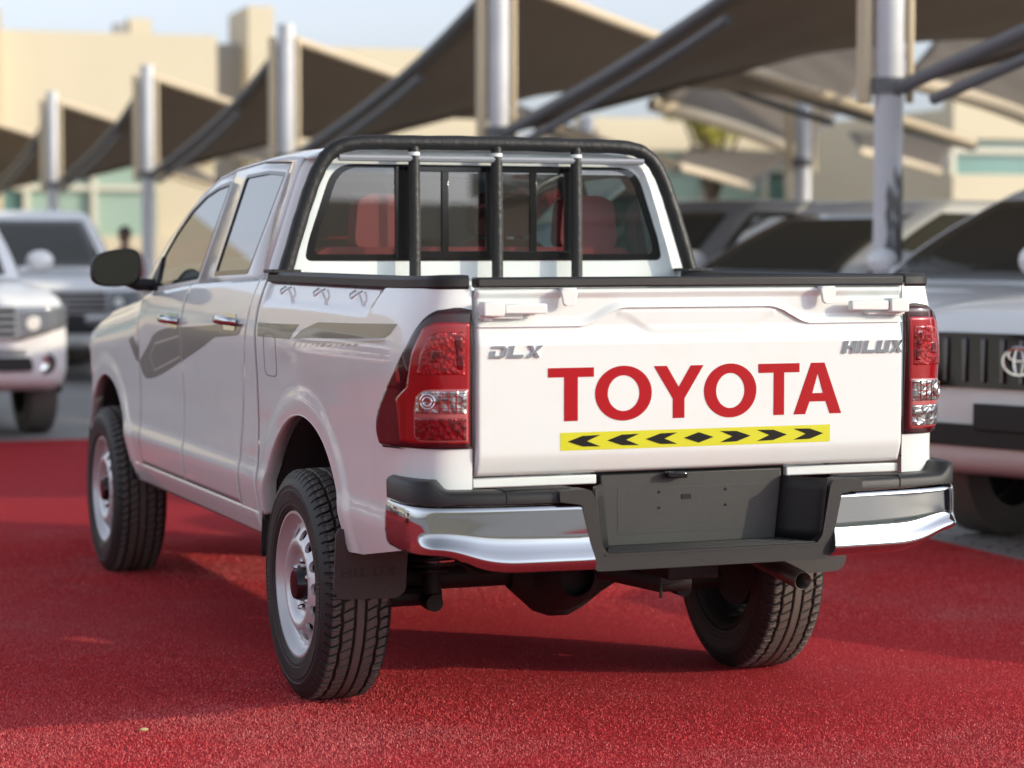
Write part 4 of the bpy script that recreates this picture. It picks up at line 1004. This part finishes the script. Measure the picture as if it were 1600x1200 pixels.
# =================================================================== BACKGROUND
def suv(label, X, d, head, paint=CARW, L=4.8, Wd=.94, H=1.85, group='cars parked in the lot', style='suv', grille='black', cat='suv', name='parked_car', hoodh=1.10, belth=1.18):
    """head = direction the nose points, in the photographer's frame (right, away)"""
    hx, hy = head; wx = hx*math.cos(YAW)+hy*math.sin(YAW); wy = -hx*math.sin(YAW)+hy*math.cos(YAW)
    rz = math.atan2(wx, -wy)     # local -y -> heading
    r = empty(name, F(X, d), rz, label, cat, group)
    st = [(0.0, .60*Wd, .52, hoodh-.26), (.02, .78*Wd, .47, hoodh-.15), (.07, .90*Wd, .42, hoodh-.075), (.16, .965*Wd, .39, hoodh-.035), (.35, .99*Wd, .36, hoodh), (.8, Wd, .34, hoodh+.04), (1.15, Wd, .34, belth-.03), (1.5, Wd, .33, belth), (3.0, Wd, .33, belth+.02), (L-.5, .99*Wd, .36, belth+.02), (L-.15, .95*Wd, .40, belth-.02), (L-.02, .86*Wd, .46, belth-.10), (L, .6*Wd, .52, belth-.2)]
    st = [tuple(p) for p in spline(st, 4)]
    rows = []
    for (y, w_, zb, zt) in st:
        zt += 0; sh = .10
        half = [(0, zb), (w_-.10, zb), (w_-.03, zb+.04), (w_, zb+.13), (w_+.005, lerp(zb, zt, .5)), (w_, zt-.24), (w_-.008, zt-.16), (w_-.03, zt-.08), (w_-.09, zt-.025), (w_*.72, zt+.012), (w_*.4, zt+.028), (0, zt+.034)]
        if y < 1.35: half = [(0, zb), (w_-.10, zb), (w_-.03, zb+.04), (w_, zb+.13), (w_+.005, lerp(zb, zt, .5)), (w_, zt-.22), (w_-.01, zt-.13), (w_-.045, zt-.05), (w_-.12, zt-.006), (w_*.70, zt+.006), (w_*.4, zt+.03), (0, zt+.034)]
        rows.append([(-x, y, z) for x, z in half]+[(x, y, z) for x, z in half[::-1]])
    m = MB(); m.grid(rows, closev=False)
    for e in (0, -1):
        b = len(m.v); m.v += rows[e]; m.f.append(tuple(range(b, b+len(rows[e])))); m.m.append(0)
    m.build('body', paint, r, smooth=45)
    # greenhouse
    yb0, yb1 = 1.20, L-.12; yt0, yt1 = 1.95, L-.45
    if style == 'raked': yb0, yb1, yt0, yt1 = 1.15, L-.12, 2.35, L-.5
    Y0 = lambda t: lerp(yb0, yt0, t**1.35)
    Y1 = lambda t: lerp(yb1, yt1, t**1.35)
    if style == 'sedan': yb0, yb1, yt0, yt1 = 1.25, L-.65, 2.0, L-1.25
    wb, wt_ = Wd-.10, Wd-.24; zb, zt = belth-.01, H-.05
    def loopz(t, inset=0.0, e=0.0):
        y0, y1 = Y0(t), Y1(t); w_ = lerp(wb, wt_, t**1.2)-inset; z = lerp(zb, zt, t); y0 += inset; y1 -= inset
        pts = roundpoly([(-w_, y0+.10), (-w_*.8, y0), (w_*.8, y0), (w_, y0+.10), (w_, y1-.12), (w_*.85, y1), (-w_*.85, y1), (-w_, y1-.12)], .12, 3)
        return [(x, y, z) for x, y in pts]
    rows = [loopz(t) for t in (0, .15, .3, .45, .6, .75, .88, .96, 1.0)]
    top = [(x, y, H-.018) for x, y, z in loopz(1.0, .06)]; top2 = [(x, y, H) for x, y, z in loopz(1.0, .25)]
    rows += [top, top2]
    m = MB(); m.grid(rows, closev=True); b = len(m.v); m.v += top2; m.f.append(tuple(range(b, b+len(top2)))); m.m.append(0); m.build('cabin', paint, r, smooth=50)
    # glazing, proud of the pillars by a few mm
    e = .006
    def gl(nm, quad, n=6):
        a, b, c, d_ = [Vector(p) for p in quad]; m = MB(); nrm = (b-a).cross(d_-a).normalized()
        m.grid([[(a.lerp(b, i/n)).lerp(d_.lerp(c, i/n), j/n) for j in range(n+1)] for i in range(n+1)]); m.build(nm, GLD, r, smooth=50, solid=.004, soff=0)
    def wy_(t, y): return 0
    t0, t1 = .06, .90
    def glf(nm, fn):
        m = MB(); m.grid([[fn(i/10, j/10) for j in range(11)] for i in range(11)]); m.build(nm, GLD, r, smooth=60, solid=.004, soff=0)
    W_ = lambda t: lerp(wb, wt_, t**1.2)
    glf('windshield', lambda i, j: (W_(lerp(t0, t1, i))*.83*(2*j-1), Y0(lerp(t0, t1, i))-e, lerp(zb, zt, lerp(t0, t1, i))))
    glf('rear_window', lambda i, j: (W_(lerp(t0+.05, t1, i))*.80*(2*j-1), Y1(lerp(t0+.05, t1, i))+e, lerp(zb, zt, lerp(t0+.05, t1, i))))
    for sg in (-1, 1):
        for (ya, yb_) in ((0.0, .36), (.39, .68), (.71, .95)):
            glf('side_window', lambda i, j: (sg*(W_(lerp(t0, t1, i))+e), lerp(Y0(lerp(t0, t1, i))+.16, Y1(lerp(t0, t1, i))-.14, lerp(ya, yb_, j)), lerp(zb, zt, lerp(t0, t1, i))))
        # mirrors
        m = MB(); m.lathe([(-.07, .001), (-.066, .055), (-.02, .088), (.04, .085), (.06, .001)], 'y', (0, 0, 0), 16); m.v = [(x*1.25+sg*(Wd+.10), y+1.52, z*1.0+belth+.13) for x, y, z in m.v]
        m.tube([(sg*(Wd-.10), 1.54, belth+.04), (sg*(Wd+.04), 1.53, belth+.08)], .03, 8); m.build('wing_mirror', paint, r, smooth=60)
        # headlight: dark housing, lamp bowl
        m = MB(); m.grid([[(sg*u*Wd, interp(u, [(0, 0), (.6, 0), (.78, .02), (.9, .07), (.965, .16), (1.0, .35)])-.014, lerp(hoodh-.37+.25*max(0, u-.55), hoodh-.13+.02*u, j/8)) for j in range(9)] for u in np.linspace(.50, .985, 20)]); hl = m.build('headlight', mat('lamp_housing', (.26, .28, .31), .2, metal=.5, coat=1), r, solid=.012, soff=0)
        m = MB(); m.lathe([(0, .001), (0, .050), (.012, .055), (.02, .05)], 'y', (sg*.66*Wd, -.022, hoodh-.24), 18); m.build('lamp_bowl', mat('lamp_white', (.85, .85, .8), .3, coat=1), hl)
        m = MB(); m.lathe([(-.02, .001), (-.02, .085), (.0, .105), (.05, .105)], 'y', (sg*.74*Wd, .04, .585), 18); fo = m.build('fog_lamp', mat('fog_housing', (.02, .02, .02), .3), r)
        m = MB(); m.lathe([(-.022, .001), (-.026, .052), (-.02, .055)], 'y', (sg*.74*Wd, .038, .585), 14); m.build('fog_glass', CHROMEB, fo)
    m = MB(); gh = hoodh
    m.prism(roundpoly([(-.52, gh-.36), (.52, gh-.36), (.50, gh-.11), (-.50, gh-.11)], .04), lambda u, v, h: (u, -h, v), -.06, .03); gr = m.build('grille', BLACKG if grille == 'black' else CHROMEB, r, bevel=.01)
    m = MB()
    for k in range(9):
        if grille == 'black': x = -.42+k*.105; m.box((x-.012, -.045, gh-.335), (x+.012, -.028, gh-.135))
        elif k < 4: z = gh-.33+k*.055; m.box((-.48, -.045, z), (.48, -.02, z+.03))
    m.build('grille_bar', mat('dark_chrome', (.12, .12, .13), .2, metal=.9) if grille == 'black' else BLACKG, gr, bevel=.004)
    m = MB(); zc = gh-.23
    def ring_(cx, cz, a, b, rr): m.tube([(cx+a*math.cos(t), -.055, cz+b*math.sin(t)) for t in np.linspace(0, 2*PI, 28, endpoint=False)], rr, 6, closed=True)
    ring_(0, zc, .085, .060, .009); ring_(0, zc-.002, .026, .056, .007); ring_(0, zc+.028, .056, .026, .007); m.build('emblem', CHROMEB, gr)
    m = MB(); m.prism(roundpoly([(-.62, .53), (.62, .53), (.60, .63), (-.60, .63)], .03), lambda u, v, h: (u, -h, v), -.05, .028); m.build('lower_intake', BLACKP, r, bevel=.01)
    m = MB(); m.box((-.26, -.045, .61), (.26, -.02, .73)); m.build('front_plate_mount', BLACKP, r, bevel=.005)
    for sg in (-1, 1):
        for y in (.92, L-.98):
            m = MB(); m.lathe([(0, .001), (0, .43), (.012, .445), (.012, .001)], 'x', (0, y, .40), 32); m.v = [(sg*(abs(x)*1+Wd-.002), yy, max(z, .335)) for x, yy, z in m.v]; m.build('wheel_arch', LINER, r)
            m = MB(); m.lathe([(-.115, .23), (-.12, .30), (-.10, .375), (.10, .375), (.12, .30), (.115, .23)], 'x', (sg*(Wd-.10), y, .38), 40); ty_ = m.build('tyre', RUBBER, r, smooth=40)
            m = MB(); m.lathe([(sg*.115, .235), (sg*.09, .215), (sg*.03, .20)], 'x', (sg*(Wd-.10), y, .38), 32); m.lathe([(sg*.09, .001), (sg*.095, .05), (sg*.07, .06)], 'x', (sg*(Wd-.10), y, .38), 16)
            for k in range(5):
                a = 2*PI*k/5+.4; c_, s_ = math.cos(a), math.sin(a); x_ = sg*.09+sg*(Wd-.10)
                m.add([(x_, y+c_*.04-s_*.035, .38+s_*.04+c_*.035), (x_, y+c_*.04+s_*.035, .38+s_*.04-c_*.035), (x_, y+c_*.215+s_*.022, .38+s_*.215-c_*.022), (x_, y+c_*.215-s_*.022, .38+s_*.215+c_*.022)], [(0, 1, 2, 3)])
            m.build('rim', STEEL, ty_, smooth=40, solid=.02, soff=0)
            m = MB(); m.lathe([(sg*.02, .001), (sg*.02, .2)], 'x', (sg*(Wd-.10), y, .38), 24); m.build('brake_disc', DARK, ty_)
    return r

HEAD = (-.75, -.66)
suv('white suv with black slatted grille and round emblem at the right edge', 2.30, 10.2, HEAD, CARW, hoodh=1.16, belth=1.24, H=1.88, group='cars parked nose out on the right')
suv('pale suv behind the black grilled white one, dark windscreen right of the steel post', 1.95, 13.1, HEAD, CARW, style='raked', hoodh=1.15, belth=1.22, H=1.85, group='cars parked nose out on the right')
suv('silver car with long raked windscreen just left of the nearest steel post', 0.95, 16.0, HEAD, CARS, style='raked', H=1.80, hoodh=1.10, belth=1.20, group='cars parked nose out on the right')
suv('grey car with dark roof band behind the roll bar right leg', 0.10, 19.0, HEAD, CARG, H=1.86, hoodh=1.10, belth=1.2, group='cars parked nose out on the right')
suv('white car farthest along the right row, seen through the cab', -1.0, 21.8, HEAD, CARW, H=1.80, group='cars parked nose out on the right')
suv('white suv standing outside the picture beside the pickup', 4.28, 7.57, HEAD, CARW, H=1.86, group='cars parked nose out on the right')
suv('white suv with fog lamp and headlight cut by the left edge', -4.10, 16.6, (.42, -.90), CARW, hoodh=1.12, belth=1.2, H=1.86, grille='chrome', group='cars facing the camera on the left')
suv('white suv with chrome grille behind the left edge suv', -4.75, 24.0, (.36, -.93), CARW, hoodh=1.10, belth=1.2, H=1.86, grille='chrome', group='cars facing the camera on the left')
suv('red sedan glimpsed between wing mirror and windscreen pillar', -5.2, 27.5, (.75, -.66), CARR, H=1.46, hoodh=.92, belth=.98, style='sedan', cat='sedan', group='cars facing the camera on the left')
suv('white suv parked left of the carpet outside the picture', -7.4, 14.5, (.55, -.83), CARW, H=1.86, group='cars facing the camera on the left')
suv('silver sedan parked left of the carpet outside the picture', -7.2, 9.0, (.8, -.6), CARS, H=1.5, style='sedan', cat='sedan', group='cars facing the camera on the left')

# ---- canopies
PMETAL = mat('post_white', (.62, .62, .64), .5, metal=.0, var=.15, vscale=5)
CREAM = mat('cream_bracket', (.62, .50, .33), .5)
FAB = mat('canopy_fabric', (.24, .205, .17), .9, var=.12, vscale=.8)
TUBE = mat('grey_pipe', (.15, .15, .155), .55)
def translucent_fabric():
    n = FAB.node_tree.nodes; l = FAB.node_tree.links; p = n['Principled BSDF']; o = n['Material Output']
    tc = n.new('ShaderNodeTexCoord'); wv = n.new('ShaderNodeTexWave'); wv.inputs['Scale'].default_value = .45; wv.inputs['Distortion'].default_value = .6; l.new(tc.outputs['Object'], wv.inputs['Vector'])
    bp = n.new('ShaderNodeBump'); bp.inputs['Strength'].default_value = .35; bp.inputs['Distance'].default_value = .05; l.new(wv.outputs[1], bp.inputs['Height']); l.new(bp.outputs[0], p.inputs['Normal'])
    t = n.new('ShaderNodeBsdfTranslucent'); t.inputs[0].default_value = (.42, .34, .26, 1); x = n.new('ShaderNodeMixShader'); x.inputs[0].default_value = .42
    l.new(p.outputs[0], x.inputs[1]); l.new(t.outputs[0], x.inputs[2]); l.new(x.outputs[0], o.inputs[0])
translucent_fabric()
HEM = mat('cream_hem', (.66, .54, .38), .6)
def post(X, d, zt, label, wear=False, group='steel posts of the front canopy row', r=.115, zl=2.5):
    r = min(r, .095)
    p = empty('canopy_post', F(X, d), -YAW, label, 'canopy post', group)
    m = MB(); m.lathe([(0, .17), (.02, .17), (.02, r), (zt, r), (zt+.01, .001)], 'z', (0, 0, 0), 20); sh = m.build('shaft', PMETAL, p)
    m = MB()
    for sg, wd in ((-1, .105), (1, .055)): x_ = sg*(r+.012+wd/2); m.tube([(x_, 0, zl-.12), (x_, 0, zt-.15)], wd/2, 12)
    m.build('tension_plate', CREAM, p, bevel=.006)
    m = MB(); m.lathe([(zl-.06, r+.004), (zl-.06, r+.03), (zl+.04, r+.03), (zl+.04, r+.004)], 'z', (0, 0, 0), 20); m.build('clamp', TUBE, p)
    if wear:
        m = MB(); rnd = random.Random(3)
        for k in range(70):
            a = -1.6+rnd.random()*1.4+.35*math.sin(k); z = 1.35+rnd.random()**1.5*.55; s = .02+.05*rnd.random()
            m.add([((r+.002)*math.cos(a+s*3), (r+.002)*math.sin(a+s*3), z), ((r+.002)*math.cos(a), (r+.002)*math.sin(a), z-s*1.6), ((r+.002)*math.cos(a-s*3), (r+.002)*math.sin(a-s*3), z+s*.4), ((r+.002)*math.cos(a), (r+.002)*math.sin(a), z+s*2)], [(0, 1, 2, 3)])
        m.build('peeled_paint', mat('bare_grey', (.16, .16, .16), .8), p)
    return p
def canopy(A, B, C_, D, label, group='tensioned shade canopies', hr=.055):
    """A low near, B high near, C low far, D high far (world coords). saddle surface with sagging edges"""
    r = empty('shade_canopy', (0, 0, 0), 0, label, 'shade canopy', group)
    A, B, C_, D = [Vector(p) for p in (A, B, C_, D)]
    cen = (A+B+C_+D)/4; N = 16; rows = []
    for i in range(N+1):
        u = i/N; row = []
        for j in range(N+1):
            v = j/N; p = A.lerp(B, u).lerp(D.lerp(C_, u), v)
            pin = .07*(4*u*(1-u)*(abs(2*v-1)**2)+4*v*(1-v)*(abs(2*u-1)**2)); p = p.lerp(cen, pin*1.0); row.append(p)
        rows.append(row)
    m = MB(); m.grid(rows); m.build('fabric', FAB, r, smooth=60, solid=.012)
    for a, hm, rr in ((rows[0], FAB, .03), (rows[-1], HEM, hr)):
        m = MB(); m.tube([p+Vector((0, 0, -.02)) for p in a], rr, 8); m.build('hem_pipe', hm, r, smooth=60)
    for a in ([q[0] for q in rows], [q[-1] for q in rows]):
        m = MB(); m.tube([p+Vector((0, 0, -.05)) for p in a], .05 if hr < .08 else .028, 8); m.build('edge_pipe', TUBE, r, smooth=60)
        if hr > .08: continue
        m = MB(); h = len(a); m.tube([a[k]+Vector((0, 0, -.22)) for k in range(1, h-6)], .04, 8); m.build('stay_pipe', TUBE, r, smooth=60)
    return r
posts = [(-12.8, 50.5), (-10.2, 44.5), (-7.71, 38.5), (-5.24, 33.0), (-2.65, 27.0), (-.12, 21.0), (2.46, 15.0), (5.04, 9.0)]
LOWZ, HIZ = 2.50, 3.88
nv = (.917*5.2, .40*5.2)
names = ['farthest left steel post of the front row', 'far steel post near the left building end', 'third steel post from the left in the front row', 'fourth steel post from the left, above the wing mirror', 'steel post right behind the cab roof corner', 'steel post rising above the middle of the roll bar', 'nearest steel post with peeling paint above the tailgate', 'steel post outside the picture on the right']
for i, (X, d) in enumerate(posts):
    if i == 7: continue
    post(X, d, 4.05 if i < 6 else 4.4, names[i], wear=(i == 6))
for i in range(len(posts)-1):
    a, b = posts[i], posts[i+1]
    A = F(a[0], a[1], LOWZ); B = F(b[0], b[1], HIZ+.05); C_ = F(b[0]+nv[0], b[1]+nv[1], LOWZ); D = F(a[0]+nv[0], a[1]+nv[1], HIZ)
    canopy(A, B, C_, D, 'brown shade canopy rising from the '+['farthest', 'second farthest', 'third', 'fourth', 'fifth', 'sixth', 'nearest'][i]+' post toward its nearer neighbour')
# second row beyond
q = [(-4.1, 47.4), (-1.5, 40.6), (1.1, 33.8), (3.45, 27.2), (6.3, 21.6), (8.4, 14.0)]
for i, (X, d) in enumerate(q):
    if i not in (2, 3, 4): continue
    post(X, d, 3.35, ['back row post hidden farthest left', 'back row post second from the left', 'short back row post peeking above the roll bar', 'back row post with cream top left of the nearest post', 'back row post near the right edge', 'back row post outside the right edge'][i], group='posts of the back canopy row', zl=2.45)
for H1, Lw, H2, L2, lb in (((1.7, 28, 3.2), (3.6, 29, 2.65), (5.7, 33, 4.25), (3.3, 34, 4.75), 'brown shade canopy hanging behind the short cream topped post'),
                           ((4.07, 24, 3.2), (5.75, 24, 2.66), (8.0, 28, 4.3), (5.6, 29, 4.6), 'brown shade canopy with cream beam right of the peeling post'),
                           ((3.0, 45, 3.1), (4.8, 46, 2.65), (6.2, 50, 3.5), (4.0, 51, 3.7), 'far small shade canopy just right of the roll bar corner'),
                           ((6.8, 45, 3.35), (8.6, 46, 2.95), (9.8, 50, 3.9), (7.5, 51, 4.0), 'far small shade canopy in front of the cream corner block')):
    canopy(F(*L2), F(*H1), F(*Lw), F(*H2), lb, 'shade canopies of the back row', hr=.085)

# ---- buildings
WALL = mat('cream_render', (.68, .59, .43), .85, var=.06, vscale=.4)
WALLG = mat('grey_render', (.36, .35, .34), .85)
MULL = mat('white_mullion', (.68, .64, .52), .6)
TEAL = mat('teal_glass', (.16, .30, .27), .15, spec=.8, var=.35, vscale=.35)
CURT = mat('pale_green_blind', (.34, .46, .38), .4, coat=.6)
def building(label, X0, d0, x0, x1, H, bands, step=1.76, rot=R(18), name='showroom_building'):
    b = empty(name, F(X0, d0), -YAW+rot, label, 'building')
    m = MB(); zs_ = [0]
    for (za, zb_) in bands: zs_ += [za, zb_]
    zs_.append(H)
    for k in range(0, len(zs_), 2): m.box((x0, 0, zs_[k]), (x1, .5, zs_[k+1]))
    m.box((x0, .5, 0), (x1, 9, H-.3)); m.build('wall', WALL, b)
    for (za, zb_) in bands:
        n = int((x1-x0)/step)
        for k in range(n):
            xa = x0+k*step; f = MB(); f.box((xa, .12, za+.002), (xa+.14, .30, zb_-.002)); f.box((xa+.14, .14, za+(zb_-za)*.60), (xa+step, .28, za+(zb_-za)*.60+.14)); w_ = f.build('window_frame', MULL, b)
            g_ = MB(); g_.box((xa+.14, .33, za+.002), (xa+step, .36, zb_-.002)); g_.build('pane', TEAL if k % 3 == 0 else CURT, w_, smooth=0)
    return b
bl = building('long cream showroom building with teal window band behind the left canopies', -7.9, 61.6, -28.0, 0, 7.1, [(1.75, 3.75)])
m = MB(); m.box((-6.4, -.4, 0), (-5.7, 0, 7.6)); m.box((-28, -.05, 4.0), (-6.5, 0, 4.25)); m.build('pilaster', CREAM, bl)
m = MB(); m.box((0, 1.2, 0), (.9, 4, 7.0)); m.build('recess_wall', WALLG, bl)
m = MB(); m.box((.9, .2, 0), (1.6, 3, 7.95)); m.build('tower', WALL, bl); m = MB(); m.box((-2.1, 1.5, 7.0), (-1.5, 2.5, 7.65)); m.build('roof_tank', WALL, bl)
m = MB(); m.box((-2.5, 1.5, 7.0), (-2.15, 2.0, 7.5)); m.build('roof_unit', WALLG, bl)
building('cream building wing right of the roof tower, seen above the cab roof', -6.3, 62.2, 0, 6.6, 6.9, [(1.75, 3.75)], name='building_wing')
br_ = building('low cream building with teal windows behind the right canopies', 1.8, 60, 0, 13.0, 4.85, [(2.7, 4.0)])
building('cream block at the right edge above the parked cars', 10.0, 52, 0, 14.0, 4.9, [(3.1, 3.9)], step=3.3, name='corner_block')
m = MB(); m.tube([(6.8+1.0*math.cos(t), -.1, 3.3+.75*math.sin(t)) for t in np.linspace(PI, 2*PI, 14)], .10, 8); m.build('arch_sign', WALLG, br_)
# building and wall behind the photographer's left, seen in the paintwork
building('cream building far off to the left, mirrored in the cab windows', -13, 40, -34, 0, 6.9, [(1.2, 3.0)], name='side_building', rot=R(10))
building('low cream building across the lot behind the photographer', 6, -60, -50, 50, 3.4, [(1.0, 2.4)], step=4.0, name='rear_building', rot=0)

building('long cream building on the sunny side behind the photographer', 43.2, -9, -25, 25, 5.0, [(1.2, 2.8)], step=4.0, name='warehouse_building', rot=R(-105.5))
# ---- tree behind the canopies
def tree(X, d, h, label, seed):
    rnd = random.Random(seed); t = empty('tree', F(X, d), 0, label, 'tree', 'trees behind the canopies')
    m = MB(); m.tube([(0, 0, 0), (.05, 0, h*.3), (-.05, .05, h*.55), (0, 0, h*.8)], [.18, .14, .10, .04], 8)
    cs = []
    for k in range(9):
        a = rnd.random()*6.3; rr = h*.28*rnd.random(); c = (rr*math.cos(a), rr*math.sin(a), h*(.80+.18*rnd.random())); cs.append(c); m.tube([(0, 0, h*.45), (c[0]*.5, c[1]*.5, (h*.45+c[2])/2+.2), c], [.07, .045, .015], 6)
    m.build('trunk', mat('bark', (.12, .09, .06), .9), t)
    m = MB()
    for c in cs:
        R_ = h*(.05+.05*rnd.random())
        for _ in range(420):
            v = Vector((rnd.gauss(0, 1), rnd.gauss(0, 1), rnd.gauss(0, .8))).normalized()*R_*rnd.random()**.4+Vector(c)
            a = Vector((rnd.gauss(0, 1), rnd.gauss(0, 1), rnd.gauss(0, 1))).normalized(); b = a.orthogonal().normalized(); s = .06+.05*rnd.random()
            m.add([v-a*s, v+b*s*.5, v+a*s, v-b*s*.5], [(0, 1, 2, 3)])
    m.build('crown', mat('leaf', (.40, .36, .06), .7, var=.5, vscale=2), t, smooth=0, fix=False)
tree(4.35, 50, 5.0, 'small yellowish tree glimpsed through the canopy gap', 5)

# ---- person by the far cars
pr = tag(bpy.data.objects.new('person', None), 'person in a dark red shirt with dark hair, seen past the wing mirror', 'person'); COL.objects.link(pr); pr.location = F(-5.15, 30.5)
pr.rotation_euler = (0, 0, -.6)
me = bpy.data.meshes.new('body'); V = [(0, 0, .92), (0, 0, 1.12), (0, 0, 1.32), (0, -.02, 1.42), (0, -.03, 1.50), (.17, 0, 1.34), (.24, -.02, 1.08), (.20, -.16, .90), (-.17, 0, 1.34), (-.24, -.02, 1.08), (-.22, -.14, .88), (.10, 0, .86), (.12, -.02, .48), (.12, .02, .08), (.12, -.12, .04), (-.10, 0, .86), (-.12, -.02, .48), (-.12, .02, .08), (-.12, -.12, .04), (.19, -.22, .87), (-.21, -.20, .84)]
E_ = [(0, 1), (1, 2), (2, 3), (3, 4), (2, 5), (5, 6), (6, 7), (2, 8), (8, 9), (9, 10), (0, 11), (11, 12), (12, 13), (13, 14), (0, 15), (15, 16), (16, 17), (17, 18), (7, 19), (10, 20)]
RAD = [.15, .14, .16, .07, .06, .08, .055, .04, .08, .055, .04, .10, .07, .05, .04, .10, .07, .05, .04, .035, .035]
me.from_pydata(V, E_, []); me.materials.append(mat('skin_and_shirt', (.16, .02, .02), .8))
po = bpy.data.objects.new('body', me); link(po, pr); sk = po.modifiers.new('skin', 'SKIN')
for i, v in enumerate(me.skin_vertices[0].data): v.radius = (RAD[i], RAD[i]*.8)
me.skin_vertices[0].data[0].use_root = True; s2 = po.modifiers.new('sub', 'SUBSURF'); s2.levels = 2; s2.render_levels = 2
m = MB(); m.lathe([(-.12, .001), (-.11, .04), (-.06, .072), (0, .082), (.06, .078), (.10, .05), (.118, .001)], 'z', (0, -.03, 1.60), 18); m.tube([(0, -.105, 1.60), (0, -.125, 1.585), (0, -.108, 1.57)], .012, 6); m.tube([(.08, -.02, 1.61), (.092, -.015, 1.59)], .012, 6); m.tube([(-.08, -.02, 1.61), (-.092, -.015, 1.59)], .012, 6); hd = m.build('head', mat('skin', (.13, .07, .045), .6), pr)
m = MB(); m.lathe([(.0, .090), (.05, .090), (.09, .066), (.125, .001)], 'z', (0, -.018, 1.61), 16); m.build('hair', mat('hair', (.01, .01, .01), .7), pr)
